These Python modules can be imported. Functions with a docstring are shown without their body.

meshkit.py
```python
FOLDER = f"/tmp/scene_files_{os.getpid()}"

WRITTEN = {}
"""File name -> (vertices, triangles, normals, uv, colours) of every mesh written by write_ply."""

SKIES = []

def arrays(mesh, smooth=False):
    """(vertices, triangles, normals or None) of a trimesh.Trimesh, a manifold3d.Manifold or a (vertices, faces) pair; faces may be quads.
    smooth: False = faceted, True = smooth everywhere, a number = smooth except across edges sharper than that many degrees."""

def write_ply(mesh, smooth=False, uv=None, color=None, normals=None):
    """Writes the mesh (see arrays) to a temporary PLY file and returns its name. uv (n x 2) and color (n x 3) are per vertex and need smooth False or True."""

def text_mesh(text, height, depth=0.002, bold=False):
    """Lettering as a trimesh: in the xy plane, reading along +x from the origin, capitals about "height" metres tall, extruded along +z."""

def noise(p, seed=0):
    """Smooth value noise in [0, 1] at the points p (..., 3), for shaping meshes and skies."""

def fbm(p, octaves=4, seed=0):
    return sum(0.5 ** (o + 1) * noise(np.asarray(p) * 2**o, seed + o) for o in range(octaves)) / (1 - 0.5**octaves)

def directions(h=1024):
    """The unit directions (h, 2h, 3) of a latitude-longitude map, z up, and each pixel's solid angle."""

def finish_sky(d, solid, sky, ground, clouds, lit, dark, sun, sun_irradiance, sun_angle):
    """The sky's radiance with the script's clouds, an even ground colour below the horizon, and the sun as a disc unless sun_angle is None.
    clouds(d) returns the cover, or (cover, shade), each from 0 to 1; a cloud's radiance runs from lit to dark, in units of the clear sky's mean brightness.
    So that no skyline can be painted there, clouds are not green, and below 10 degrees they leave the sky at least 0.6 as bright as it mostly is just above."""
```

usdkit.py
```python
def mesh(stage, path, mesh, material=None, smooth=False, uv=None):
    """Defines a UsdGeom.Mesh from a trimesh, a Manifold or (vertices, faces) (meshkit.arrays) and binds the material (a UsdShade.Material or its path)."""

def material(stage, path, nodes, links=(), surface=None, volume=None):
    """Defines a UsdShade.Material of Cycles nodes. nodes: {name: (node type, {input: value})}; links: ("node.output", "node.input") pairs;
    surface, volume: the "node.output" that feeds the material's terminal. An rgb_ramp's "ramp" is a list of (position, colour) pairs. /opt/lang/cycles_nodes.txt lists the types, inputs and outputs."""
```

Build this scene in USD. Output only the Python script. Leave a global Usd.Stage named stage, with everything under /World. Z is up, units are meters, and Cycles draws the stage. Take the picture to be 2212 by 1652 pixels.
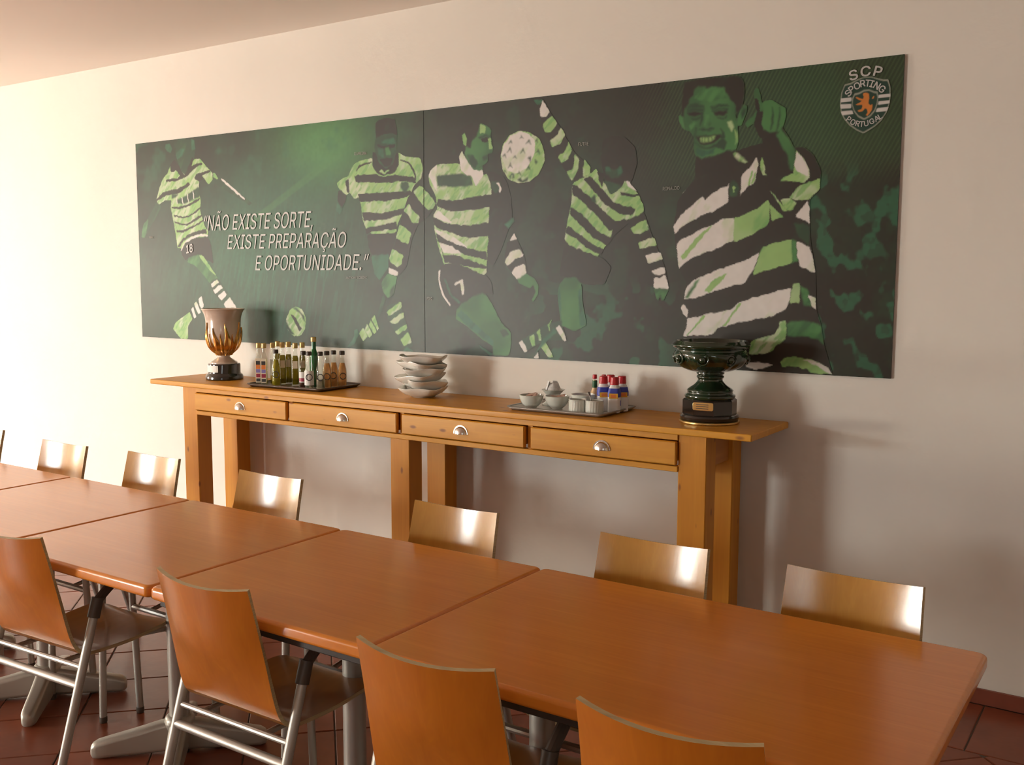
import math, random
import numpy as np, trimesh, shapely
from shapely.geometry import Polygon, Point, LineString, box as sbox
from shapely.ops import unary_union
from scipy.spatial import Delaunay
import usdkit, meshkit
from pxr import Usd, UsdGeom, UsdLux, UsdShade, Gf, Sdf, Vt

stage = Usd.Stage.CreateInMemory()
UsdGeom.SetStageUpAxis(stage, 'Z'); UsdGeom.SetStageMetersPerUnit(stage, 1.0)
stage.SetDefaultPrim(UsdGeom.Xform.Define(stage, '/World').GetPrim())
UsdGeom.Scope.Define(stage, '/World/Looks')
rnd = random.Random(7)

# ------------------------------------------------------------------ camera, light, exposure
EXPOSURE = 0.88
cam = UsdGeom.Camera.Define(stage, '/World/camera')
YAW, PITCH, ROLL, FPX = 0.5902, -0.1055, 0.0025, 2141.6
_f = np.array([-math.sin(YAW) * math.cos(PITCH), math.cos(YAW) * math.cos(PITCH), math.sin(PITCH)])
_r = np.cross(_f, [0, 0, 1]); _r /= np.linalg.norm(_r); _u = np.cross(_r, _f)
_r, _u = _r * math.cos(ROLL) + _u * math.sin(ROLL), -_r * math.sin(ROLL) + _u * math.cos(ROLL)
m4 = np.eye(4); m4[0, :3], m4[1, :3], m4[2, :3], m4[3, :3] = _r, _u, -_f, (0, -3.9613, 1.5893)
cam.AddTransformOp().Set(Gf.Matrix4d(*m4.ravel().tolist()))
cam.CreateHorizontalApertureAttr(36.0); cam.CreateFocalLengthAttr(36.0 * FPX / 2212)
cam.CreateExposureAttr(EXPOSURE)
cam.CreateClippingRangeAttr(Gf.Vec2f(0.05, 1000))

dome = UsdLux.DomeLight.Define(stage, '/World/sky'); dome.CreateIntensityAttr(0.6); dome.CreateColorAttr(Gf.Vec3f(.80, .90, 1.0))
# daylight as area lights: (name, centre, width, height, turn about z in degrees, power, colour); the light looks into the room
WINDOWS = [('daylight_main', (-9.1, -8.32, 1.57), 2.4, 1.35, 0, 14, (1.0, .97, .93)),
           ('daylight_sky', (-11.2, -11.2, 2.75), 6.0, 1.5, 0, 34, (.90, .96, 1.0)),  # added panel beyond the main window, stands in for cool sky
           ('daylight_terrace', (-9.1, -8.32, .48), 2.4, .8, 0, 34, (1.0, .91, .78)),  # added warm panel low in the main window, lifts upper wall and ceiling
           ('daylight_side', (-11.62, -3.2, 1.57), 1.5, 1.35, -90, 26, (1.0, .90, .76)),
           ('daylight_right', (0.9, -8.32, 1.57), 1.5, 1.35, 0, .6, (1.0, .82, .58))]  # added fill for the right side of the room
for nm, c, w, h, rz, power, col in WINDOWS:
    L = UsdLux.RectLight.Define(stage, '/World/' + nm)
    L.AddTranslateOp().Set(Gf.Vec3d(*c)); L.AddRotateZOp().Set(rz); L.AddRotateXOp().Set(90.0)
    L.CreateWidthAttr(w); L.CreateHeightAttr(h); L.CreateIntensityAttr(power); L.CreateColorAttr(Gf.Vec3f(*col))

# ------------------------------------------------------------------ helpers
used = {}
def free(path):
    if path not in used:
        used[path] = 0
        return path
    used[path] += 1
    return f'{path}_{used[path]:03d}'

def thing(name, label, cat, loc=(0, 0, 0), rotz=0.0, group=None, tilt=None):
    x = UsdGeom.Xform.Define(stage, free('/World/' + name))
    x.AddTranslateOp().Set(Gf.Vec3d(*map(float, loc))); x.AddRotateZOp().Set(float(rotz))
    if tilt is not None: x.AddRotateXYZOp().Set(Gf.Vec3f(*tilt))
    o = x.GetPrim(); tag(o, label, cat, group)
    return o

def tag(o, label=None, cat=None, group=None, kind=None):
    for k, v in (('label', label), ('category', cat), ('group', group), ('kind', kind)):
        if v: o.SetCustomDataByKey(k, v)
    return o

def part(parent, name, mesh, mat, smooth=35, label=None, kind=None):
    base = '/World' if parent is None else str(parent.GetPath())
    p = usdkit.mesh(stage, free(base + '/' + name), mesh, mat, smooth=smooth).GetPrim()
    return tag(p, label, kind=kind)

def struct(name, mesh, mat, smooth=False):
    return part(None, name, mesh, mat, smooth, kind='structure')

def structx(name):
    x = UsdGeom.Xform.Define(stage, free('/World/' + name)).GetPrim()
    return tag(x, kind='structure')

def copy(src, label, loc, rotz=0.0, tilt=None):
    cd = src.GetCustomData()
    r = thing(src.GetName().rstrip('0123456789').rstrip('_') if src.GetName()[-3:].isdigit() else src.GetName(), label, cd['category'], loc, rotz, cd.get('group'), tilt)
    r.GetReferences().AddInternalReference(src.GetPath()); r.SetInstanceable(True)
    return r

cat = trimesh.util.concatenate
def tm(v, f): return trimesh.Trimesh(np.asarray(v, float), np.asarray(f, int), process=False)

def loops(rings, cap=True, close=False):
    """quads between successive rings of equal length (each n x 3), ends capped by fans"""
    rings = [np.asarray(r, float) for r in rings]; n = len(rings[0]); v = np.vstack(rings); f = []
    K = len(rings)
    for k in range(K if close else K - 1):
        a, b = k * n, ((k + 1) % K) * n
        for i in range(n):
            j = (i + 1) % n
            f += [[a + i, a + j, b + j], [a + i, b + j, b + i]]
    if cap and not close:
        for ring, base, flip in ((rings[0], 0, True), (rings[-1], (K - 1) * n, False)):
            c = len(v); v = np.vstack([v, ring.mean(0)])
            for i in range(n):
                j = (i + 1) % n
                f.append([c, base + j, base + i] if flip else [c, base + i, base + j])
    m = tm(v, f)
    if m.volume < 0: m.invert()
    return m

def bx(x0, x1, y0, y1, z0, z1, c=0.0):
    """box with chamfered edges"""
    if c <= 0:
        m = trimesh.creation.box([x1 - x0, y1 - y0, z1 - z0]); m.apply_translation([(x0 + x1) / 2, (y0 + y1) / 2, (z0 + z1) / 2]); return m
    P = []
    for sx, X in ((1, x0), (-1, x1)):
        for sy, Y in ((1, y0), (-1, y1)):
            for sz, Z in ((1, z0), (-1, z1)):
                P += [(X + sx * c, Y + sy * c, Z), (X + sx * c, Y, Z + sz * c), (X, Y + sy * c, Z + sz * c)]
    return trimesh.convex.convex_hull(np.array(P))

def rect_ring(hx, hy, r, z, k=5, cx=0, cy=0):
    pts = []
    r = max(min(r, hx - 1e-5, hy - 1e-5), 1e-5)
    for q, (sx, sy) in enumerate(((1, 1), (-1, 1), (-1, -1), (1, -1))):
        for i in range(k + 1):
            a = math.pi / 2 * (q + i / k)
            pts.append((cx + sx * (hx - r) + r * math.cos(a), cy + sy * (hy - r) + r * math.sin(a), z))
    return np.array(pts)

def slab(x0, x1, y0, y1, z0, z1, r, cr=0.01, k=4):
    """flat board with edges rounded by r and corners by cr"""
    cx, cy, hx, hy = (x0 + x1) / 2, (y0 + y1) / 2, (x1 - x0) / 2, (y1 - y0) / 2
    R = []
    for i in range(k + 1):
        a = math.pi / 2 * i / k; R.append((r * (1 - math.sin(a)), z0 + r * (1 - math.cos(a))))
    for i in range(k + 1):
        a = math.pi / 2 * (1 - i / k); R.append((r * (1 - math.sin(a)), z1 - r * (1 - math.cos(a))))
    return loops([rect_ring(hx - d, hy - d, cr - d * .6, z, 4, cx, cy) for d, z in R])

def tube(pts, r, n=10, cap=True):
    pts = np.asarray(pts, float); R = np.broadcast_to(np.asarray(r, float), len(pts)); rings = []
    t = np.gradient(pts, axis=0); t /= np.linalg.norm(t, axis=1, keepdims=True)
    u = np.cross(t[0], [0, 0, 1.0]);
    if np.linalg.norm(u) < .1: u = np.cross(t[0], [1.0, 0, 0])
    for p, d, rad in zip(pts, t, R):
        u = u - d * (u @ d); u /= np.linalg.norm(u); w = np.cross(d, u)
        rings.append([p + rad * (math.cos(a) * u + math.sin(a) * w) for a in np.linspace(0, 2 * math.pi, n, endpoint=False)])
    return loops(rings, cap)

def lathe(prof, n=40, phase=0.0, cap=True):
    a = np.linspace(0, 2 * math.pi, n, endpoint=False) + phase
    return loops([np.stack([r * np.cos(a), r * np.sin(a), np.full(n, z)], 1) for r, z in prof], cap)

def spline(prof, n=6):
    p = np.asarray(prof, float); out = []
    for i in range(len(p) - 1):
        p0, p1, p2, p3 = p[max(i - 1, 0)], p[i], p[i + 1], p[min(i + 2, len(p) - 1)]
        for t in np.linspace(0, 1, n, endpoint=False):
            out.append(.5 * ((2 * p1) + (-p0 + p2) * t + (2 * p0 - 5 * p1 + 4 * p2 - p3) * t * t + (-p0 + 3 * p1 - 3 * p2 + p3) * t ** 3))
    return np.array(out + [p[-1]])

def move(m, x=0, y=0, z=0):
    m = m.copy(); m.apply_translation([x, y, z]); return m
def rot(m, deg, axis=(0, 0, 1), at=(0, 0, 0)):
    m = m.copy(); m.apply_transform(trimesh.transformations.rotation_matrix(math.radians(deg), axis, at)); return m

# ------------------------------------------------------------------ materials
def mat(name, color, rough=.5, metal=0.0, vary=0.0, scale=(8, 8, 8), dark=None, bump=0.0, bscale=60.0, coat=0.0, spec=.5, rand=0.0, detail=4.0, **extra):
    p = '/World/Looks/' + name
    nodes = {'p': ('principled_bsdf', {'base_color': color, 'roughness': rough, 'metallic': metal, 'coat_weight': coat, 'coat_roughness': .08, 'specular_ior_level': spec, **extra})}
    links = []
    if vary or bump or dark is not None:
        nodes['tc'] = ('texture_coordinate', {}); nodes['mp'] = ('mapping', {'scale': scale})
        links += [('tc.object', 'mp.vector')]
    if vary or dark is not None:
        d = dark if dark is not None else tuple(c * (1 - vary) for c in color)
        nodes['n'] = ('noise_texture', {'scale': 1.0, 'detail': detail, 'roughness': .6})
        nodes['r'] = ('rgb_ramp', {'ramp': [(.3, d), (.7, color)]})
        links += [('mp.vector', 'n.vector'), ('n.fac', 'r.fac')]
        last = 'r.color'
        if rand:
            nodes['oi'] = ('object_info', {}); nodes['mr'] = ('map_range', {'from_min': 0.0, 'from_max': 1.0, 'to_min': 1 - rand, 'to_max': 1 + rand})
            nodes['h'] = ('hsv', {})
            links += [('oi.random', 'mr.value'), ('mr.result', 'h.value'), ('r.color', 'h.color')]; last = 'h.color'
        links += [(last, 'p.base_color')]
    if bump:
        nodes['bn'] = ('noise_texture', {'scale': bscale, 'detail': 3.0}); nodes['b'] = ('bump', {'strength': bump, 'distance': .01})
        links += [('tc.object', 'bn.vector'), ('bn.fac', 'b.height'), ('b.normal', 'p.normal')]
    return usdkit.material(stage, p, nodes, links, surface='p.BSDF')

def wood(name, base, dark, grain, rough=.35, knots=0.0, coat=.15, gs=1.0, crough=.12, spec=.5):
    """grain: axis the fibres run along"""
    s = {'x': (1.2, 26, 26), 'y': (26, 1.2, 26), 'z': (26, 26, 1.2)}[grain]; s = tuple(v * gs for v in s)
    ks = {'x': (5, 12, 12), 'y': (12, 5, 12), 'z': (13, 13, 6)}[grain]
    nodes = {'tc': ('texture_coordinate', {}), 'mp': ('mapping', {'scale': s}), 'oi': ('object_info', {}),
             'add': ('vector_math', {'math_type': 'multiply_add', 'vector2': (7.0, 13.0, 5.0)}),
             'n': ('noise_texture', {'scale': 1.0, 'detail': 5.0, 'roughness': .65, 'distortion': .6}),
             'r': ('rgb_ramp', {'ramp': [(.25, dark), (.55, tuple(.5 * (a + b) for a, b in zip(base, dark))), (.75, base)]}),
             'p': ('principled_bsdf', {'roughness': rough, 'coat_weight': coat, 'coat_roughness': crough, 'specular_ior_level': spec}),
             'b': ('bump', {'strength': .08, 'distance': .004})}
    links = [('tc.object', 'mp.vector'), ('mp.vector', 'n.vector'), ('n.fac', 'r.fac'), ('n.fac', 'b.height'), ('b.normal', 'p.normal')]
    del nodes['add'], nodes['oi']
    last = 'r.color'
    if knots:
        nodes['mk'] = ('mapping', {'scale': ks}); nodes['v'] = ('voronoi_texture', {'scale': 1.0, 'randomness': 1.0})
        nodes['kr'] = ('rgb_ramp', {'ramp': [(0, (1, 1, 1)), (.06, (.8, .8, .8)), (.12, (0, 0, 0)), (1, (0, 0, 0))]})
        nodes['mx'] = ('mix', {'color2': (.26, .085, .022), 'fac': 0.0})
        links += [('tc.object', 'mk.vector'), ('mk.vector', 'v.vector'), ('v.distance', 'kr.fac'), ('kr.color', 'bw.color'), ('bw.val', 'mx.fac'), (last, 'mx.color1')]
        nodes['bw'] = ('rgb_to_bw', {})
        last = 'mx.color'
    links.append((last, 'p.base_color'))
    return usdkit.material(stage, '/World/Looks/' + name, nodes, links, surface='p.BSDF')

def pane_mat(name, tint, rough=.02, ior=1.45):
    return usdkit.material(stage, '/World/Looks/' + name, {'t': ('transparent_bsdf', {'color': tint}), 'g': ('glossy_bsdf', {'color': (1, 1, 1), 'roughness': rough}), 'w': ('layer_weight', {'blend': .5}), 'e': ('math', {'math_type': 'power', 'value2': 4.0}), 'f': ('math', {'math_type': 'multiply_add', 'value2': .75, 'value3': .04}), 'm': ('mix_closure', {})},
                           [('w.facing', 'e.value1'), ('e.value', 'f.value1'), ('f.value', 'm.fac'), ('t.BSDF', 'm.closure1'), ('g.BSDF', 'm.closure2')], surface='m.closure')

M = {}
M['wall'] = mat('wall_plaster', (.80, .755, .69), .75, vary=.05, scale=(1.3, 1.3, 1.3), bump=.16, bscale=24.0, spec=.2)
M['ceiling'] = mat('ceiling_paint', (.90, .855, .79), .8, spec=.2)
M['outer'] = mat('side_wall_paint', (.78, .72, .64), .8, spec=.2)
M['tile'] = mat('terracotta_tile', (.30, .078, .034), .30, dark=(.20, .050, .022), scale=(5, 5, 5), rand=.16, bump=.05, bscale=30.0)
M['skirt'] = mat('skirting_tile', (.26, .075, .045), .3, vary=.25, scale=(6, 6, 6))
M['grout'] = mat('floor_grout', (.10, .072, .055), .9)
M['pine_x'] = wood('pine_long', (.70, .33, .034), (.58, .235, .02), 'x', .42, .9, .04, 1.0, .2, .35)
M['pine_z'] = wood('pine_upright', (.68, .30, .03), (.55, .21, .018), 'z', .42, .9, .04, 1.0, .2, .35)
M['pine_y'] = wood('pine_cross', (.60, .25, .05), (.48, .175, .03), 'y', .4, .0)
M['beech'] = wood('beech_laminate', (.78, .262, .03), (.68, .21, .021), 'x', .2, 0, .15, 2.2)
M['beech_edge'] = mat('beech_edge', (.70, .235, .07), .3, vary=.1, scale=(3, 20, 20), coat=.2)
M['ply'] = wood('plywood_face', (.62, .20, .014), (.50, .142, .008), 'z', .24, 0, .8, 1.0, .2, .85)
M['ply_front'] = wood('plywood_front_veneer', (.65, .335, .056), (.53, .238, .033), 'z', .24, 0, .8, 1.0, .2, .85)  # same plywood as the rear, toned paler for reflected window light
M['ply_seat'] = wood('plywood_seat', (.40, .155, .028), (.31, .108, .016), 'y', .34, 0, .25, 1.0)  # same plywood, darkened for the shade under the tables
M['ply_edge'] = mat('plywood_edge', (.62, .47, .25), .5, vary=.35, scale=(4, 4, 260))
M['metal'] = mat('silver_tube', (.46, .43, .385), .46, .7)
M['pedestal'] = mat('pedestal_paint', (.47, .43, .37), .38, .35)
M['black'] = mat('dark_plastic', (.085, .065, .05), .45)
M['steel'] = mat('dark_steel', (.05, .042, .036), .5, .2)
M['chrome'] = mat('brushed_nickel', (.72, .69, .64), .2, 1.0)
M['gold'] = mat('gold_leaf', (.80, .47, .12), .22, .9, dark=(.50, .22, .05), scale=(40, 40, 25))
M['brass'] = mat('brass_plate', (.85, .62, .25), .25, .9)
M['glaze'] = mat('cream_glaze', (.62, .49, .40), .18, vary=.12, scale=(9, 9, 9), coat=.5)
M['plinth'] = mat('black_plinth', (.020, .014, .011), .12, coat=.6)
M['green_glaze'] = mat('dark_green_glaze', (.012, .04, .017), .1, dark=(.02, .022, .01), scale=(18, 18, 14), coat=.7)
M['white_label'] = mat('white_label', (.78, .76, .72), .5)
M['porcelain'] = mat('white_porcelain', (.80, .765, .70), .14, coat=.4)
M['bowl'] = mat('grey_white_porcelain', (.66, .67, .61), .16, coat=.4)
M['tray'] = mat('tray_laminate', (.115, .075, .055), .3)
M['tray_grey'] = mat('tray_metal', (.56, .52, .48), .3, .3)
M['rail'] = mat('tray_rim', (.10, .065, .05), .3)
M['rail_grey'] = mat('tray_grey_rim', (.34, .31, .28), .3, .4)
M['sachet'] = mat('paper_sachet', (.70, .68, .66), .6, vary=.25, scale=(60, 60, 60))
M['sachet_pink'] = mat('pink_sachet', (.62, .40, .32), .6, vary=.2, scale=(60, 60, 60))
M['glass'] = pane_mat('bottle_glass', (.93, .95, .92))
M['green_glass'] = mat('green_glass', (.01, .12, .03), .06, coat=.5)
M['window_glass'] = pane_mat('window_glass', (.96, .98, .97))
M['frame'] = mat('window_frame', (.72, .70, .66), .4)
M['cap_gold'] = mat('gold_cap', (.56, .40, .16), .35, .6)
M['cap_dark'] = mat('dark_cap', (.045, .028, .018), .4)
M['medal'] = mat('dark_medallion', (.05, .045, .04), .5)
M['oil'] = mat('olive_oil', (.62, .52, .03), .06, transmission_weight=.7, ior=1.3)
M['oil_dark'] = mat('dark_olive_oil', (.30, .23, .012), .06, transmission_weight=.45, ior=1.3)
M['amber'] = mat('amber_vinegar', (.80, .40, .12), .06, transmission_weight=.7, ior=1.3)
M['pale'] = mat('pale_vinegar', (.86, .82, .66), .05, transmission_weight=.85, ior=1.3)
M['dark_vinegar'] = mat('dark_vinegar', (.06, .025, .015), .1)
M['orange'] = mat('orange_print', (.80, .23, .05), .45)
M['violet'] = mat('violet_print', (.25, .20, .48), .45)
M['cream'] = mat('cream_label', (.80, .68, .50), .5)
M['red'] = mat('red_cap', (.52, .015, .02), .35)
M['maroon'] = mat('maroon_print', (.34, .03, .06), .45)
M['blue'] = mat('blue_print', (.045, .06, .40), .45)
M['yellow'] = mat('yellow_print', (.85, .46, .03), .45)
M['sauce_white'] = mat('white_bottle', (.78, .76, .76), .3)
M['sauce_tan'] = mat('tan_sauce', (.75, .50, .26), .3)
M['label_green'] = mat('green_label', (.02, .10, .03), .45)
M['board'] = mat('poster_board_edge', (.10, .095, .085), .55)

def print_mat(name, rough):
    return usdkit.material(stage, '/World/Looks/' + name, {'a': ('attribute', {'attribute': 'ink'}), 'p': ('principled_bsdf', {'roughness': rough, 'specular_ior_level': .4})}, [('a.color', 'p.base_color')], surface='p.BSDF')
M['print'] = print_mat('poster_print', .44)
M['ink_white'] = mat('white_ink', (.52, .51, .49), .5)
M['crest_ink'] = mat('crest_ink', (.48, .46, .44), .5)
M['ink_grey'] = mat('grey_ink', (.30, .30, .26), .45)

# ------------------------------------------------------------------ the room
RX0, RX1, RY0, CEIL = -11.5, 3.4, -8.2, 2.922
struct('wall_back', bx(RX0, RX1, 0, .2, -.1, CEIL + .1), M['wall'])
struct('ceiling', bx(RX0, RX1, RY0, 0, CEIL, CEIL + .15), M['ceiling'])
def wall_with_openings(name, length, height, openings, make):
    """strips around the openings (u0, u1, z0, z1) of one wall; make(u0, u1, z0, z1) gives each block"""
    shape = sbox(0, -.1, length, height + .1)
    for o in openings: shape = shape.difference(sbox(o[0], o[2], o[1], o[3]))
    us = sorted({0, length, *[o[0] for o in openings], *[o[1] for o in openings]}); blocks = []
    for a, b in zip(us, us[1:]):
        zs = [(-.1, height + .1)]
        for o in openings:
            if o[0] < (a + b) / 2 < o[1]: zs = [(-.1, o[2]), (o[3], height + .1)]
        blocks += [make(a, b, z0, z1) for z0, z1 in zs]
    return struct(name, cat(blocks), M['outer'])
def window(n, to_world, Z0=.895, W2=.75):
    w = structx(f'window_{n}')
    def add(nm, m, mt): part(w, nm, to_world(m), mt, False)
    Z1 = 2.245
    for nm, m in (('stile', bx(-W2, -W2 + .06, -.04, .04, Z0, Z1, .004)), ('stile', bx(W2 - .06, W2, -.04, .04, Z0, Z1, .004)), ('mullion', bx(-.035, .035, -.04, .04, Z0 + .06, Z1 - .06, .004)),
                  ('sill', bx(-W2 - .03, W2 + .03, -.05, .16, Z0 - .04, Z0 + .0, .004)), ('rail', bx(-W2 + .06, W2 - .06, -.04, .04, Z0, Z0 + .06, .004)), ('rail', bx(-W2 + .06, W2 - .06, -.04, .04, Z1 - .06, Z1, .004))):
        add(nm, m, M['frame'])
    for a, b in ((-W2 + .06, -.035), (.035, W2 - .06)):
        add('pane', bx(a, b, -.004, .004, Z0 + .06, Z1 - .06), M['window_glass'])
wall_with_openings('wall_front', RX1 - RX0, CEIL, [(-9.1 - 1.2 - RX0, -9.1 + 1.2 - RX0, .06, 2.245), (.9 - .75 - RX0, .9 + .75 - RX0, .895, 2.245)], lambda a, b, z0, z1: bx(RX0 + a, RX0 + b, RY0 - .2, RY0, z0, z1))
wall_with_openings('wall_left', -RY0, CEIL, [(-3.2 - .75 - RY0, -3.2 + .75 - RY0, .895, 2.245)], lambda a, b, z0, z1: bx(RX0 - .2, RX0, RY0 + a, RY0 + b, z0, z1))
struct('wall_right', bx(RX1, RX1 + .2, RY0, 0, -.1, CEIL + .1), M['outer'])
window(1, lambda m: move(m, -9.1, RY0 - .06, 0), .06, 1.2); window(2, lambda m: move(rot(m, -90), RX0 - .06, -3.2, 0)); window(3, lambda m: move(m, .9, RY0 - .06, 0))  # right window added for fill light; main window lengthened for the warm low panel

# floor: terracotta tiles, laid diagonally inside a straight border along the wall
floor = structx('floor')
part(floor, 'floor_slab', bx(RX0, RX1, RY0, 0, -.12, -.004), M['grout'], False)
PITCH_T, GAP = .3033, .005
def tile_mesh(poly):
    inner = poly.buffer(-GAP / 2, join_style=2)
    if inner.is_empty or inner.area < .0006: return None
    top = inner.buffer(-.0025, join_style=2)
    dz = rnd.uniform(-.0008, .0006)
    if top.is_empty or top.geom_type != 'Polygon' or inner.geom_type != 'Polygon': return None
    a, b = np.array(inner.exterior.coords)[:-1], np.array(top.exterior.coords)[:-1]
    if len(a) != len(b): return trimesh.creation.extrude_polygon(inner, .010).apply_translation([0, 0, -.010 + dz])
    ring = lambda q, z: np.column_stack([q, np.full(len(q), z)])
    return loops([ring(a, -.010), ring(a, -.0022 + dz), ring(b, dz)])
inside, rest, count = sbox(-5.6, -3.0, .6, -.437), [], 0
S2 = .429
tiles = []
for i in range(-36, 34):
    for j in range(-36, 36):
        s0, d0 = -5.193 + S2 * i, -.855 - S2 * j       # x+y and x-y of the tile's corner
        cs = [((s + d) / 2, (s - d) / 2) for s, d in ((s0, d0), (s0 + S2, d0), (s0 + S2, d0 + S2), (s0, d0 + S2))]
        q = Polygon(cs).intersection(sbox(RX0, RY0, RX1, -.437))
        if q.geom_type == 'Polygon' and q.area > .001: tiles.append(q)
for k in range(-40, 15):
    x = -.512 + PITCH_T * k
    q = sbox(x, -.437, x + PITCH_T, -.012).intersection(sbox(RX0, RY0, RX1, 0))
    if q.area > .001: tiles.append(q)
def seen(q):
    c = q.centroid; return -5.5 < c.x < .5 and -2.75 < c.y
def rank(q):
    c = q.centroid; return (c.x) ** 2 + (c.y + 3.96) ** 2
near = sorted([q for q in tiles if seen(q)], key=rank)[:290]; ids = {id(q) for q in near}
for q in near:
    m = tile_mesh(q)
    if m is not None: part(floor, 'tile', m, M['tile'], False)
rest = [tile_mesh(q) for q in tiles if id(q) not in ids]
part(floor, 'tile_field', cat([m for m in rest if m is not None]), M['tile'], False, 'further terracotta tiles of the same floor', 'stuff')
base = structx('baseboard_back')
for k in range(-16, 13):
    x = -.36 + .3033 * k
    part(base, 'skirting_tile', bx(x + .0015, x + .3018, -.012, 0, 0, .0595, .002), M['skirt'], False)
part(base, 'skirting_run', cat([bx(RX0, -.36 - 16 * .3033, -.012, 0, 0, .0595, .002)]), M['skirt'], False)

# ------------------------------------------------------------------ dining tables
TZ, TH = .74, .036
YF, YN = -1.539, -2.3127
def pedestal(t, cx, cy):
    col = lathe([(.033, .09), (.033, TZ - TH - .01)], 24); part(t, 'column', move(col, cx, cy), M['metal'])
    part(t, 'collar', move(lathe(spline([(.046, .085), (.05, .10), (.048, .118), (.040, .128), (.034, .130)], 3), 24), cx, cy), M['pedestal'])
    for q in range(4):
        a = math.radians(45 + 90 * q); rings = []
        for s, w, h0, h1 in ((.0, .030, .012, .115), (.06, .030, .010, .108), (.14, .028, .006, .088), (.22, .027, .004, .070), (.262, .026, .002, .060), (.278, .021, .004, .052), (.284, .012, .010, .042)):
            ring = rect_ring(w, (h1 - h0) / 2, .016, 0, 3)
            rings.append(np.column_stack([np.full(len(ring), s), ring[:, 0], ring[:, 1] + (h0 + h1) / 2]))
        part(t, 'foot', move(rot(loops(rings), math.degrees(a)), cx, cy), M['pedestal'])
def table(x0, x1, label, cols, rails, yf=YF, yn=YN):
    cx = (x0 + x1) / 2; cy = (yf + yn) / 2; t = thing('dining_table', label, 'table', (cx, cy, 0), 0, None)
    w, d = (x1 - x0) / 2 - .0015, (yf - yn) / 2
    top = slab(-w, w, -d, d, TZ - TH, TZ, .011, .02, 5)
    part(t, 'tabletop', top, M['beech'], 40)
    for c in cols:
        part(t, 'mounting_plate', bx(c - .15, c + .15, -.15, .15, TZ - TH - .012, TZ - TH, .002), M['steel'], False)
        pedestal(t, c, 0)
    if rails:
        for y in (-d + .04, d - .04): part(t, 'under_rail', bx(-w + .01, w - .02, y - .012, y + .012, TZ - TH - .026, TZ - TH, .003), M['steel'], False)
    else:
        for x in (-.3, .3): part(t, 'under_rail', bx(x - .012, x + .012, -d + .08, d - .08, TZ - TH - .026, TZ - TH, .003), M['steel'], False)
SE = [-5.449, -4.661, -3.874, -3.099, -2.310, -1.509, -.309]
table(SE[0], SE[1], 'square beech table cut off by the left edge of the photo, farthest in the row', [0], False)
table(SE[1], SE[2], 'square beech table at the left edge with only a corner of its top showing', [0], False)
table(SE[2], SE[3], 'square beech table with a pale sheen, its far edge below two chair backs at left', [0], False)
table(SE[3], SE[4], 'square beech table in front of the left end of the sideboard', [0], False)
table(SE[4], SE[5], 'square beech table before the middle legs of the sideboard', [0], True)
table(SE[5], SE[6], 'long rectangular beech table at the near right end of the row', [-.36, .36], True)

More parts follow.
